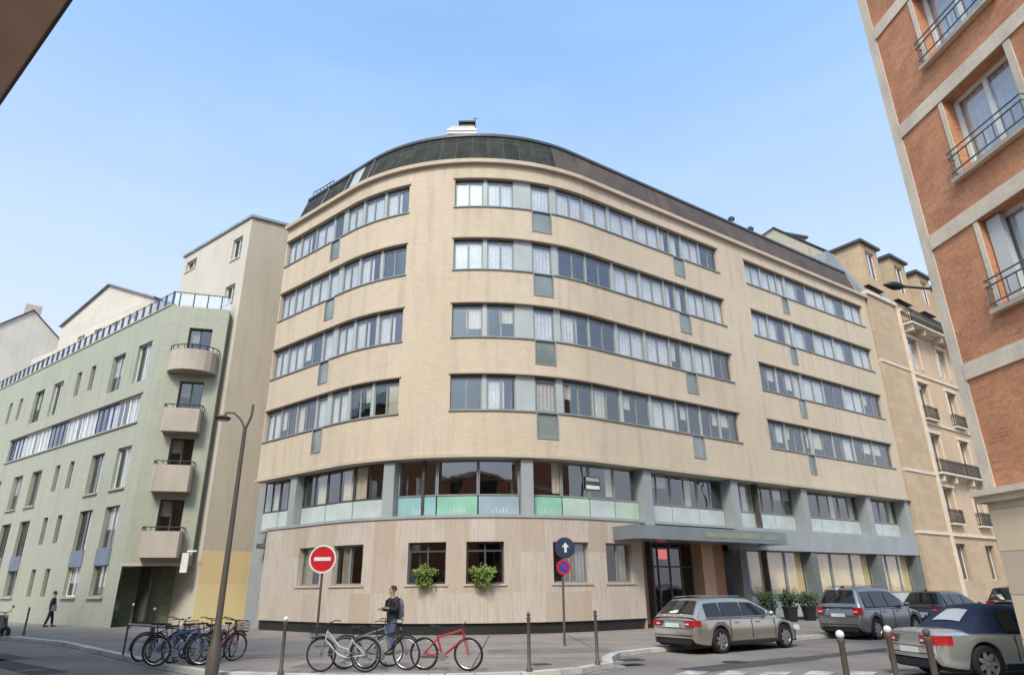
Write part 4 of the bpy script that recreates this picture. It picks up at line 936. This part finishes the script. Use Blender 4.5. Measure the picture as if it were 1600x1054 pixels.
    if P.get('bumpline'):
        q = MB(); q.box((-.014-ox, 0, .50), (.02, W*1.56, .02)); q.box((-.012-ox, 0, z0-.05), (.012, W*1.5, .012)); q.build('bumper_line', 'trimb', t)
    if P.get('rails'):
        for s in (-1, 1):
            q = MB(); q.tube([(x-ox, s*(wt-.09), zr(x)+.055) for x in (xt0+.1, xt0+.5, (xt0+xt1)/2, xt1-.3)], .016, 6); q.build('roof_rail', 'rim', t)
    if P.get('soft') is None:
        q = MB(); q.box((xt0+.18-ox, 0, zr(xt0+.2)+.055), (.16, .05, .06)); q.build('aerial_fin', 'trimb', t)
    for xc in (xr, xf):
        for s in (-1, 1): wheel(t, xc-ox, s*(W-.115), wr, .22, s)
    return t
def lane(t_, n_): v = Vector((.824, .566))*t_+Vector((-.566, .824))*n_; return (v.x, v.y, -.12)
HR = math.atan2(.566, .824)
make_car('estate_car', 'champagne silver estate car parked at the kerb before the entrance canopy', 'car', lane(18.25, 14.75), HR-R(1), dict(
    L=4.9, W=1.86, H=1.45, wr=.34, xr=1.02, xf=3.99, paint='champ', zb=.96, cab=(.10, .62, 2.75, 3.75), pillars=(.55, 1.25, 2.2, 3.3), chrome=True, rails=True,
    top=[(0, .60), (.03, .72), (.06, .93), (.12, .97), (3.6, .98), (3.9, .93), (4.5, .80), (4.78, .70), (4.9, .55)], belt=[(0, .9), (.2, .92), (3.6, .90), (4.5, .74), (4.9, .52)],
    seams=(1.45, 2.42, 3.5), handles=(1.75, 2.7), mirror=3.25, tail=(.74, .90, .22, .50), plz=.76, bumpline=True))
make_car('suv', 'slate grey sport utility car parked ahead of the champagne estate', 'car', lane(26.4, 14.6), HR, dict(
    L=4.5, W=1.84, H=1.68, wr=.35, xr=.86, xf=3.56, paint='greyp', zb=1.06, cab=(.05, .38, 2.45, 3.45), pillars=(.42, 1.0, 1.95, 3.0), rails=True,
    top=[(0, .66), (.03, .8), (.06, 1.02), (.12, 1.07), (3.3, 1.08), (3.6, 1.04), (4.2, .94), (4.4, .80), (4.5, .6)], belt=[(0, .95), (.2, 1.0), (3.3, 1.0), (4.2, .84), (4.5, .58)],
    seams=(1.2, 2.1, 3.2), handles=(1.5, 2.4), mirror=2.95, tail=(.82, 1.06, .20, .62), plz=.80, bumpline=True))
make_car('estate_car', 'dark grey car third in the parked row behind the grey sport utility car', 'car', lane(32.2, 14.5), HR, dict(
    L=4.6, W=1.82, H=1.5, wr=.33, xr=.95, xf=3.7, paint='darkp', zb=.96, cab=(.12, .6, 2.4, 3.4), pillars=(.55, 1.15, 2.1, 3.05), chrome=True,
    top=[(0, .6), (.03, .72), (.06, .93), (.12, .97), (3.3, .98), (3.6, .93), (4.2, .80), (4.5, .70), (4.6, .55)], belt=[(0, .9), (.2, .92), (3.3, .9), (4.2, .74), (4.6, .52)],
    seams=(1.35, 2.25, 3.2), handles=(1.6, 2.5), mirror=3.0, tail=(.76, .96, .3, .5), plz=.7))
make_car('hatchback_car', 'black car with red tail lights farthest along the parked row', 'car', lane(36.9, 13.1), HR-R(3), dict(
    L=4.3, W=1.85, H=1.62, wr=.33, xr=.8, xf=3.4, paint='darkp', zb=1.0, cab=(.05, .4, 2.3, 3.2), pillars=(.4, 1.0, 1.9, 2.85),
    top=[(0, .6), (.03, .75), (.06, .97), (.12, 1.01), (3.1, 1.02), (3.4, .97), (4.0, .84), (4.2, .72), (4.3, .55)], belt=[(0, .93), (.2, .95), (3.1, .94), (4.0, .78), (4.3, .52)],
    seams=(1.25, 2.05, 3.0), handles=(1.45, 2.3), mirror=2.8, tail=(.80, 1.08, .3, .5), plz=.72))
make_car('convertible_car', 'silver convertible with dark blue fabric roof parked beside the brick building', 'convertible', (10.45, 15.5, -.12), R(8), dict(
    L=4.45, W=1.8, H=1.36, wr=.33, xr=1.0, xf=3.62, paint='silv', zb=.90, cab=(.78, 1.45, 2.2, 3.2), pillars=(1.55, 1.95, 2.85), soft=True, rooftop='bluetop', rearglass='softglass', rwin=(.30, .80, .34),
    top=[(0, .58), (.03, .72), (.08, .90), (.2, .945), (.7, .955), (1.0, .93), (3.1, .92), (3.4, .88), (4.0, .76), (4.3, .66), (4.45, .5)], belt=[(0, .84), (.2, .87), (3.1, .86), (4.0, .70), (4.45, .48)],
    seams=(1.7, 3.0), handles=(1.95,), mirror=2.75, tail=(.68, .85, .32, .40), plz=.56, bumpline=True))
# ================================================================== BICYCLES
def make_bike(name, label, loc, rz, frame, kind='city', lean=0, r=.34, group='bicycles parked on the forecourt'):
    t = thing(name, label, 'bicycle', loc, 0, group, local=True); t.rotation_euler = (R(lean), 0, rz)
    xr, xf = -.52, .53; bb = (-.08, 0, .29)
    st_t = (-.22, 0, .76); ht = (.40, 0, .84); hb = (.44, 0, .66)
    q = MB(); T_ = .017 if kind != 'mtb' else .024
    q.tube([bb, (-.20, 0, .70)], T_, 7)
    if kind == 'step': q.tube([hb, (.12, 0, .36), bb], T_*1.2, 7); q.tube([ht, (.1, 0, .52), (-.13, 0, .46)], T_*.9, 7)
    else: q.tube([ht, (-.19, 0, .68)], T_, 7); q.tube([hb, bb], T_*1.15, 7)
    q.tube([ht, hb], T_*1.3, 7)
    for s in (-1, 1): q.tube([bb, (xr, s*.055, r)], T_*.65, 6); q.tube([(-.19, s*.01, .66), (xr, s*.055, r)], T_*.6, 6)
    q.build('frame', frame, t)
    q = MB(); q.tube([(.395, 0, .90), ht], .014, 6); q.tube([hb, (.46, 0, .60)], .02, 6)
    for s in (-1, 1): q.tube([(.46, s*.05, .60), (.50, s*.055, .48), (xf, s*.05, r)], .012, 6)
    q.build('fork', frame if kind == 'mtb' else 'rim', t)
    for x in (xr, xf):
        q = MB(); pts = [(x+math.cos(2*math.pi*k/32)*(r-.02), 0, r+math.sin(2*math.pi*k/32)*(r-.02)) for k in range(33)]
        q.tube(pts, .026 if kind == 'mtb' else .019, 7, cap=False); w_ = q.build('wheel', 'rubber', t)
        q = MB(); pts = [(x+math.cos(2*math.pi*k/28)*(r-.048), 0, r+math.sin(2*math.pi*k/28)*(r-.048)) for k in range(29)]
        q.tube(pts, .011, 5, cap=False)
        for k in range(16):
            a = 2*math.pi*k/16; q.tube([(x, .02*(-1)**k, r), (x+math.cos(a)*(r-.05), 0, r+math.sin(a)*(r-.05))], .0028, 3, cap=False)
        q.tube([(x, -.05, r), (x, .05, r)], .018, 7); q.build('rim', 'rim', w_)
        if kind != 'mtb':
            q = MB(); a0, a1 = (.1, 1.05) if x < 0 else (.25, .95)
            q.tube([(x+math.cos(math.pi*(a0+(a1-a0)*k/12))*(r+.03), 0, r+math.sin(math.pi*(a0+(a1-a0)*k/12))*(r+.03)) for k in range(13)], .022, 5); q.build('mudguard', 'trimb' if frame != 'bwhite' else 'rim', t)
    q = MB(); q.tube([(-.20, 0, .68), (-.235, 0, .88)], .012, 6); q.hexa([(-.38, -.08, .88), (-.08, -.025, .885), (-.08, .025, .885), (-.38, .08, .88), (-.38, -.085, .93), (-.09, -.02, .92), (-.09, .02, .92), (-.38, .085, .93)]); q.build('saddle', 'trimb', t)
    q = MB(); hz = .98 if kind != 'mtb' else .94
    q.tube([(.395, 0, .9), (.40, 0, hz)], .013, 6)
    if kind == 'mtb': q.tube([(.38, -.31, hz+.02), (.42, 0, hz), (.38, .31, hz+.02)], .013, 6)
    else: q.tube([(.22, -.28, hz+.04), (.34, -.24, hz+.05), (.42, 0, hz), (.34, .24, hz+.05), (.22, .28, hz+.04)], .012, 6)
    q.build('handlebar', 'trimb', t)
    q = MB(); q.lathe([(0, -.03), (.09, -.03), (.09, -.038), (0, -.038)], (bb[0], 0, bb[2]), 16, 'y'); q.tube([(bb[0], -.05, bb[2]), (bb[0]+.12, -.06, bb[2]-.12)], .009, 5); q.tube([(bb[0], .05, bb[2]), (bb[0]-.12, .06, bb[2]+.12)], .009, 5)
    q.box((bb[0]+.12, -.10, bb[2]-.12), (.09, .08, .02)); q.box((bb[0]-.12, .10, bb[2]+.12), (.09, .08, .02)); q.tube([(bb[0], -.034, bb[2]+.09), (xr, -.034, r+.04)], .006, 4); q.tube([(bb[0], -.034, bb[2]-.09), (xr, -.034, r-.04)], .006, 4); q.build('crankset', 'rim', t)
    if kind == 'step':
        q = MB()
        for zz_ in (.72, .80, .88, .95): q.tube([(.48, -.15, zz_), (.74, -.15, zz_), (.74, .15, zz_), (.48, .15, zz_), (.48, -.15, zz_)], .006, 4)
        for k in range(7):
            for s in (-1, 1): q.tube([(.48+.26*k/6, s*.15, .72), (.48+.26*k/6, s*.15, .95)], .004, 3)
        q.box((.61, 0, .715), (.26, .3, .012)); q.build('basket', 'trimb', t)
        q = MB(); q.tube([(-.22, -.05, .70), (-.75, -.06, .72), (-.75, .06, .72), (-.22, .05, .70)], .008, 4); q.build('luggage_rack', 'trimb', t)
    return t
make_bike('bicycle', 'red mountain bicycle leaning right of the standing man', (-1.55, 16.35, 0), R(-14), 'bred', 'mtb', 6)
make_bike('bicycle', 'pale city bicycle with basket beside the no entry sign', (-3.82, 16.2, 0), R(170), 'bwhite', 'step', -5, .36)
make_bike('bicycle', 'dark bicycle in front of the standing man, nose to nose with the pale one', (-2.95, 16.6, 0), R(-18), 'bblack', 'city', 7, .35)
make_bike('bicycle', 'teal bicycle between the pale one and the black one, leaning away', (-3.45, 17.0, 0), R(24), 'bteal', 'city', -8)
for i, (x, y, a, fr, kd, ln, lb) in enumerate([
    (-9.55, 19.45, 62, 'bblack', 'city', 5, 'black bicycle at the left end of the bicycle rack'),
    (-9.05, 19.1, 70, 'bteal', 'step', -6, 'teal bicycle with basket, second from the left in the rack'),
    (-8.45, 18.9, 58, 'bblue', 'city', 7, 'blue bicycle in the middle of the rack'),
    (-8.15, 19.25, 75, 'bwhite', 'city', -5, 'pale framed bicycle right of the blue one in the rack'),
    (-7.65, 18.5, 55, 'bblack', 'step', 6, 'black bicycle with basket nearest the lamp post in the rack'),
    (-8.3, 17.9, 8, 'bblue', 'mtb', 4, 'dark blue bicycle parked lengthways in front of the rack'),
    (-7.75, 19.4, 95, 'bred', 'mtb', 5, 'dull red bicycle half hidden behind the lamp post')]):
    make_bike('bicycle', lb, (x, y, 0), R(a), fr, kd, ln, group='bicycles at the rack')
def hoop(x0, y0, x1, y1, lb):
    t = thing('bicycle_rack', lb, 'bicycle rack', ((x0+x1)/2, (y0+y1)/2, 0), 0, 'bicycle racks')
    q = MB(); q.tube([(x0, y0, 0), (x0, y0, .78), (x0+(x1-x0)*.05, y0+(y1-y0)*.05, .82)], .03, 8); q.tube([(x1, y1, 0), (x1, y1, .78), (x1-(x1-x0)*.05, y1-(y1-y0)*.05, .82)], .03, 8); q.build('post', 'brown', t)
    q = MB(); q.tube([(x0, y0, .82), (x1, y1, .82)], .034, 8); q.build('top_rail', 'grey', t)
hoop(-11.3, 20.9, -9.95, 19.75, 'empty brown hoop of the bicycle rack at the kerb')
hoop(-9.9, 19.6, -8.7, 18.5, 'brown hoop of the bicycle rack with bicycles against it')
# scooter at far left
def make_scooter(loc, rz):
    t = thing('motor_scooter', 'dark motor scooter cut by the left edge of the street', 'scooter', loc, rz, None, local=True)
    for x in (-.62, .62):
        q = MB(); q.lathe([(.14, -.06), (.22, -.06), (.245, -.03), (.245, .03), (.22, .06), (.14, .06)], (x, 0, .245), 20, 'y', closed=True); w_ = q.build('wheel', 'rubber', t, smooth=True)
        q = MB(); q.lathe([(0, -.05), (.15, -.04), (.15, .04), (0, .05)], (x, 0, .245), 16, 'y'); q.build('rim', 'rim', w_)
    q = MB(); q.hexa([(-.8, -.17, .38), (-.1, -.2, .28), (-.1, .2, .28), (-.8, .17, .38), (-.85, -.14, .74), (-.15, -.17, .70), (-.15, .17, .70), (-.85, .14, .74)]); q.hexa([(-.15, -.18, .22), (.35, -.18, .22), (.35, .18, .22), (-.15, .18, .22), (-.15, -.2, .3), (.4, -.2, .3), (.4, .2, .3), (-.15, .2, .3)]); q.build('body', 'greyp', t)
    q = MB(); q.hexa([(.33, -.2, .28), (.45, -.18, .3), (.45, .18, .3), (.33, .2, .28), (.22, -.16, .95), (.36, -.12, .97), (.36, .12, .97), (.22, .16, .95)]); q.build('leg_shield', 'greyp', t)
    q = MB(); q.hexa([(-.85, -.13, .74), (-.12, -.14, .71), (-.12, .14, .71), (-.85, .13, .74), (-.8, -.11, .84), (-.2, -.12, .80), (-.2, .12, .80), (-.8, .11, .84)]); q.build('saddle', 'trimb', t)
    q = MB(); q.tube([(.62, 0, .245), (.5, 0, .6), (.3, 0, 1.02)], .03, 7); q.tube([(.2, -.32, 1.08), (.28, 0, 1.04), (.2, .32, 1.08)], .018, 6)
    for s in (-1, 1): q.tube([(.25, s*.25, 1.08), (.22, s*.34, 1.25)], .01, 5); q.ball((.22, s*.35, 1.28), .05, 6)
    q.build('handlebar', 'trimb', t)
    q = MB(); q.ball((.4, 0, .92), .09, 8); q.build('headlight', 'plate', t)
make_scooter((-22.45, 31.0, -.12), R(-20))
# ================================================================== SIGNS
t = thing('no_entry_sign', 'round red no entry sign with white bar on a brown post', 'road sign', (-7.2, 26.1, 0))
q = MB(); q.tube([(-7.2, 26.1, 0), (-7.2, 26.1, 2.9)], .045, 10); q.build('post', 'brown', t)
q = MB(); q.lathe([(0, 0), (.42, 0), (.45, -.01), (.45, .03), (0, .03)], (-7.2, 26.0, 2.79), 36, 'y'); pl_ = q.build('disc', 'signred', t)
q = MB(); q.box((-7.2, 25.985, 2.79), (.62, .012, .13)); q.build('bar', 'plate', pl_)
q = MB(); q.lathe([(.44, -.004), (.51, -.004), (.51, .03), (.44, .03)], (-7.2, 26.0, 2.79), 36, 'y', closed=True); q.build('border', 'plate', pl_)
t = thing('parking_sign_post', 'post carrying a navy sign above a round blue sign before the stone wall', 'road sign', (1.55, 22.7, 0))
q = MB(); q.tube([(1.55, 22.7, 0), (1.58, 22.7, 3.2)], .04, 10); q.build('post', 'brown', t)
q = MB(); q.lathe([(0, 0), (.27, 0), (.29, .02), (0, .02)], (1.66, 22.62, 2.92), 30, 'y'); q.lathe([(.0, 0.01), (.33, 0.01), (.33, .03), (0, .03)], (1.66, 22.62, 2.92), 30, 'y'); d_ = q.build('upper_sign', 'signnavy', t)
q = MB(); ar = [(-.09, 0, -.14), (-.02, 0, -.14), (-.02, 0, .02), (-.1, 0, .02), (.02, 0, .17), (.14, 0, .02), (.06, 0, .02), (.06, 0, -.14)]
q.face([(1.66+x, 22.605, 2.92+z_) for x, _, z_ in ar]); q.build('arrow', 'plate', d_)
q = MB(); q.lathe([(0, 0), (.19, 0), (.19, .02), (0, .02)], (1.6, 22.62, 2.32), 28, 'y'); d_ = q.build('lower_sign', 'signblue', t)
q = MB(); q.lathe([(.175, -.006), (.235, -.006), (.235, .02), (.175, .02)], (1.6, 22.62, 2.32), 28, 'y', closed=True); q.tube([(1.47, 22.61, 2.45), (1.73, 22.61, 2.19)], .02, 6); q.build('red_ring', 'signred', d_)
# ================================================================== LAMPS
t = thing('street_lamp', 'tall thin brown street lamp with a forked top standing by the bicycle rack', 'street lamp', (-6.45, 15.95, 0))
x, y = -6.62, 15.95
q = MB(); q.lathe([(.14, 0), (.14, .5), (.10, .6), (.075, 1.0), (.06, 3.0), (.045, 5.5), (0, 5.5)], (x, y, 0), 14); q.build('pole', 'brown', t, smooth=True)
q = MB(); q.tube([(x, y, 5.4), (x+.12, y, 5.75), (x+.13, y, 6.05)], .03, 7); q.tube([(x, y, 5.45), (x-.12, y, 5.66), (x-.32, y, 5.84), (x-.5, y, 5.85), (x-.58, y, 5.75)], .025, 7); q.build('arm', 'brown', t)
q = MB(); q.lathe([(0, .07), (.08, .06), (.19, .0), (.15, -.06), (0, -.08)], (x-.58, y, 5.72), 16); q.build('lantern', 'brown', t, smooth=60)
q = MB(); q.lathe([(0, -.081), (.13, -.065), (0, -.065)], (x-.58, y, 5.72), 12); q.build('lamp_glass', 'plate', t)
def wall_lamp(base, tip, up, label):
    t = thing('street_lamp', label, 'street lamp', (base[0], base[1], 0), 0, 'curved street lamps on the right street')
    q = MB(); b = Vector(base); e = Vector(tip); h = e.z-.0
    q.tube([b, Vector((b.x, b.y, h*.55)), Vector((b.x, b.y, h-up))], [.10, .075, .06], 9); q.build('pole', 'iron', t)
    q = MB(); pts = [Vector((b.x, b.y, h-up))]
    for k in range(1, 9):
        a = k/8; p_ = Vector((b.x, b.y, h-up)).lerp(e, a); p_.z = h-up+up*math.sin(math.pi/2*min(1, a*1.7)); pts.append(p_)
    q.tube(pts, .045, 7); q.build('arm', 'iron', t)
    d = (e-b); d.z = 0; d.normalize(); q = MB()
    for k in range(8):
        a0_, a1_ = k/8, (k+1)/8
    s_ = [(e+d*(1.0*k/8-.05), .17*math.sin(math.pi*min(.97, max(.06, k/8)))) for k in range(9)]
    q.tube([p_ for p_, _ in s_], [r_*.9+.01 for _, r_ in s_], 10); q.build('luminaire', 'iron', t, smooth=60)
wall_lamp((17.7, 22.9, 0), (14.7, 22.3, 12.05), 1.7, 'dark lamp whose long arm reaches over the roof end of the office block')
wall_lamp((26.6, 33.6, 0), (28.6, 33.1, 9.5), 1.3, 'dark lamp on a pole before the ornate stone building')
# ================================================================== PLANTERS AND BUSHES
def bush(mb, c, rx, rz_, n, leaf=.05, seed=0):
    r_ = random.Random(seed)
    for _ in range(n):
        th, ph, rr = r_.random()*6.283, math.acos(2*r_.random()-1), r_.random()**.4
        k = 1+.28*math.sin(3*th+seed*1.7)+.22*math.sin(5*ph+seed)+.18*math.sin(9*th+4*ph+seed)
        if math.sin(7*th+seed)*math.sin(6*ph+2*seed) > .55: continue
        p_ = Vector((c[0]+rx*k*rr*math.sin(ph)*math.cos(th), c[1]+rx*k*rr*math.sin(ph)*math.sin(th), c[2]+rz_*k*rr*math.cos(ph)))
        a = Vector((r_.uniform(-1, 1), r_.uniform(-1, 1), r_.uniform(-1, 1))).normalized(); b = a.orthogonal().normalized(); s_ = leaf*r_.uniform(.6, 1.4)
        mb.face((p_-a*s_, p_+b*s_*.5, p_+a*s_, p_-b*s_*.5))
for i, (u_, lb) in enumerate(((5.6, 'lime green bush in a box on the sill of the left bushy window'), (7.92, 'lime green bush in a box on the sill of the right bushy window'))):
    p_ = AP(u_, .12, 1.88); t = thing('window_bush', lb, 'plant', p_, 0, 'bushes on the stone window sills')
    q = MB(); q.path(AP, u_-.3, u_+.3, 1.88, 2.06, .0, .2); q.build('planter', 'brown', t)
    q = MB(); bush(q, (p_[0]+(.05 if i else -.04), p_[1], 2.28), .40+.06*i, .30-.03*i, 1300, .06, i+1); q.build('foliage', 'leafy', t)
    q = MB(); bush(q, (p_[0], p_[1]-.03, 1.92-.05*i), .33, .22, 330, .055, i+5); q.build('trailing_stems', 'leafy', t)
for i, (u_, lb) in enumerate(((23.2, 'round dark potted shrub nearest the entrance'), (25.0, 'dark potted shrub between two others before the gold curtains'), (26.6, 'dark potted shrub nearest the grey sport utility car'), (29.4, 'dark potted shrub half hidden behind the grey sport utility car'))):
    p_ = AP(u_, .75, 0); t = thing('potted_shrub', lb, 'plant', p_, 0, 'potted shrubs along the glazed gallery')
    q = MB(); q.lathe([(0, 0), (.28, 0), (.36, .62), (.39, .62), (.39, .70), (.33, .70), (.33, .62), (0, .60)], p_, 20); q.build('pot', 'plinth', t, smooth=True)
    q = MB(); bush(q, (p_[0], p_[1], 1.0+.05*(i%2)), .43+.04*(i%3), .36+.05*(i%2), 1400, .06, i*3+10); q.build('foliage', 'leafd', t)
    q = MB(); q.tube([(p_[0], p_[1], .6), (p_[0], p_[1], 1.1)], .03, 6); q.build('stem', 'brown', t)
# ================================================================== PEOPLE
def skin_mesh(name, verts, edges, radii, m_, parent, root=0, sub=2):
    me = bpy.data.meshes.new(name); me.from_pydata(verts, edges, []); me.materials.append(M[m_])
    o = bpy.data.objects.new(name, me); C.objects.link(o); o.parent = parent
    md = o.modifiers.new('skin', 'SKIN'); md.use_smooth_shade = True
    sv_ = me.skin_vertices[0] if len(me.skin_vertices) else None
    if sv_ is None:
        bm = bmesh.new(); bm.from_mesh(me); bm.verts.layers.skin.verify(); bm.to_mesh(me); bm.free(); sv_ = me.skin_vertices[0]
    for i, r_ in enumerate(radii): sv_.data[i].radius = r_ if isinstance(r_, tuple) else (r_, r_); sv_.data[i].use_root = (i == root)
    s2 = o.modifiers.new('sub', 'SUBSURF'); s2.levels = s2.render_levels = sub
    return o
def person(label, loc, rz, top, bottom, arms, stride=0, hair='hair', scale=1.0):
    t = thing('person', label, 'person', loc, rz, None, local=True); t.scale = (scale,)*3
    V = []; E_ = []; Rr = []
    def add(p_, r_, prev=None):
        V.append(p_); Rr.append(r_); i = len(V)-1
        if prev is not None: E_.append((prev, i))
        return i
    pel = add((0, 0, .96), (.15, .11)); sp = add((0, .01, 1.12), (.135, .10), pel); chs = add((0, .015, 1.32), (.165, .115), sp); nk0 = add((0, 0, 1.47), (.07, .065), chs)
    nk = add((0, -.01, 1.54), (.052, .055), nk0); hd0 = add((0, -.025, 1.61), (.072, .085), nk); hd = add((0, -.02, 1.69), (.078, .098), hd0); hdt = add((0, -.01, 1.745), (.055, .07), hd)
    legs = []
    for s in (-1, 1):
        st_ = stride*s
        hip = add((s*.09, 0, .88), (.095, .10), pel); kn = add((s*.105, -st_*.5-.01, .49), .062, hip); an = add((s*.11, -st_+.02, .09), .042, kn); to = add((s*.13, -st_-.13, .035), (.045, .03), an)
        legs.append((hip, kn, an))
        sh = add((s*.185, .01, 1.40), .062, chs); el, wr_ = arms[0 if s < 0 else 1]; e_ = add(el, .043, sh); w_ = add(wr_, .029, e_)
        wv, ev = Vector(wr_), Vector(el); d = (wv-ev).normalized(); sd_ = d.cross(Vector((0, 1, .2))).normalized(); bk = d.cross(sd_)
        pm = add(tuple(wv+d*.06), (.038, .018), w_)
        for k, (ln, of) in enumerate(((.075, -.03), (.088, -.01), (.082, .01), (.066, .03))):
            b0 = wv+d*.085+sd_*of; k1 = add(tuple(b0), .0095, pm); k2 = add(tuple(b0+d*ln*.5+bk*.012), .0085, k1); add(tuple(b0+d*ln+bk*.04), .0075, k2)
        th1 = add(tuple(wv+d*.05+sd_*-.045), .011, w_); add(tuple(wv+d*.09+sd_*-.06+bk*.02), .009, th1)
    body = skin_mesh('body', V, E_, Rr, 'skin', t)
    # face
    q = MB(); q.hexa([(-.014, -.128, 1.655), (.014, -.128, 1.655), (.012, -.10, 1.655), (-.012, -.10, 1.655), (-.008, -.115, 1.70), (.008, -.115, 1.70), (.008, -.10, 1.70), (-.008, -.10, 1.70)]); q.build('nose', 'skin', t)
    for s in (-1, 1):
        q = MB(); q.ball((s*.03, -.106, 1.70), .011, 6); q.build('eye', 'trimb', t)
        q = MB(); q.ball((s*.082, -.01, 1.68), .022, 6); q.build('ear', 'skin', t)
    q = MB(); q.box((0, -.115, 1.628), (.045, .012, .01)); q.build('mouth', 'bred', t)
    # hair cap
    q = MB(); n_ = 10
    q.lathe([(.001 if i == 0 else .098*math.sin(math.pi*i/n_*.62), .115*math.cos(math.pi*i/n_*.62)) for i in range(n_+1)], (0, .012, 1.70), 18); q.build('hair', hair, t, smooth=80)
    # jacket
    jv = []; je = []; jr = []
    def ja(p_, r_, prev=None):
        jv.append(p_); jr.append(r_); i = len(jv)-1
        if prev is not None: je.append((prev, i))
        return i
    a0 = ja((0, 0, .80), (.20, .16)); a = ja((0, 0, .92), (.19, .15), a0); b = ja((0, .01, 1.12), (.195, .16), a); c_ = ja((0, .015, 1.33), (.22, .17), b); d_ = ja((0, .0, 1.47), (.10, .095), c_)
    for s in (-1, 1):
        sh = ja((s*.20, .01, 1.39), .085, c_); el, wr_ = arms[0 if s < 0 else 1]; e_ = ja(el, .066, sh); ja(tuple(Vector(el).lerp(Vector(wr_), .9)), .048, e_)
    skin_mesh('jacket', jv, je, jr, top, t)
    tv = []; te = []; tr_ = []
    def ta(p_, r_, prev=None):
        tv.append(p_); tr_.append(r_); i = len(tv)-1
        if prev is not None: te.append((prev, i))
        return i
    a0 = ta((0, 0, 1.08), (.15, .11)); a = ta((0, 0, .95), (.17, .13), a0)
    for s in (-1, 1):
        st_ = stride*s; h_ = ta((s*.092, 0, .84), (.108, .115), a); k_ = ta((s*.105, -st_*.5-.01, .49), .078, h_); ta((s*.11, -st_+.015, .10), .065, k_)
    skin_mesh('trousers', tv, te, tr_, bottom, t)
    for s in (-1, 1):
        q = MB(); st_ = stride*s; q.hexa([(s*.12-.05, -st_-.19, 0), (s*.12+.05, -st_-.19, 0), (s*.12+.045, -st_+.08, 0), (s*.12-.045, -st_+.08, 0), (s*.12-.04, -st_-.15, .06), (s*.12+.04, -st_-.15, .06), (s*.12+.04, -st_+.07, .11), (s*.12-.04, -st_+.07, .11)]); q.build('shoe', 'trimb', t)
    return t
# standing man, seen from the side and back, looking down towards his hands
person('person in a black jacket and blue jeans standing with bent arms behind the bicycles', (-3.5, 20.3, 0), R(-48), 'jacket', 'jeans',
       [((-.27, -.02, 1.16), (-.16, -.25, 1.18)), ((.27, -.02, 1.16), (.14, -.26, 1.20))], .04)
t = thing('backpack', 'grey rucksack worn on the back of the man in jeans', 'backpack', (-3.5, 20.3, 0), R(-48), None, local=True)
q = MB(); prof = [(-.15, .9, .10), (-.165, 1.0, .15), (-.16, 1.25, .17), (-.13, 1.42, .13), (-.08, 1.47, .08)]
rings = [[(x_, .13, z_), (x_*.95, .13+dp, z_), (-x_*.95, .13+dp, z_), (-x_, .13, z_)] for x_, z_, dp in prof]
for a, b in zip(rings[:-1], rings[1:]):
    for k in range(4): q.face((a[k], a[(k+1) % 4], b[(k+1) % 4], b[k]))
q.face(rings[0][::-1]); q.face(rings[-1]); q.build('bag', 'pack', t, smooth=50)
q = MB(); q.hexa([(-.11, .27, .95), (.11, .27, .95), (.11, .34, .97), (-.11, .34, .97), (-.11, .27, 1.17), (.11, .27, 1.17), (.10, .33, 1.15), (-.10, .33, 1.15)]); q.build('pocket', 'pack', t)
for s in (-1, 1):
    q = MB(); q.tube([(s*.12, .15, 1.42), (s*.13, .05, 1.50), (s*.13, -.14, 1.40), (s*.15, -.15, 1.2), (s*.16, .1, 1.0)], .02, 6); q.build('strap', 'trimb', t)
person('person in dark clothes walking along the base of the green tiled building', (-25.2, 38.6, 0), R(120), 'jacket', 'trimb',
       [((-.27, .04, 1.14), (-.24, -.10, .93)), ((.27, -.04, 1.14), (.24, .06, .92))], .16)
t = thing('shoulder_bag', 'grey shoulder bag carried by the person by the green building', 'bag', (-24.95, 38.5, .75), 0)
q = MB(); q.hexa([(-25.08, 38.3, .80), (-24.82, 38.3, .80), (-24.82, 38.42, .80), (-25.08, 38.42, .80), (-25.05, 38.32, 1.1), (-24.85, 38.32, 1.1), (-24.85, 38.4, 1.1), (-25.05, 38.4, 1.1)]); q.build('pouch', 'pack', t)
q = MB(); q.tube([(-25.05, 38.36, 1.1), (-25.15, 38.5, 1.45), (-24.98, 38.5, 1.4), (-24.85, 38.36, 1.1)], .012, 5); q.build('strap', 'trimb', t)
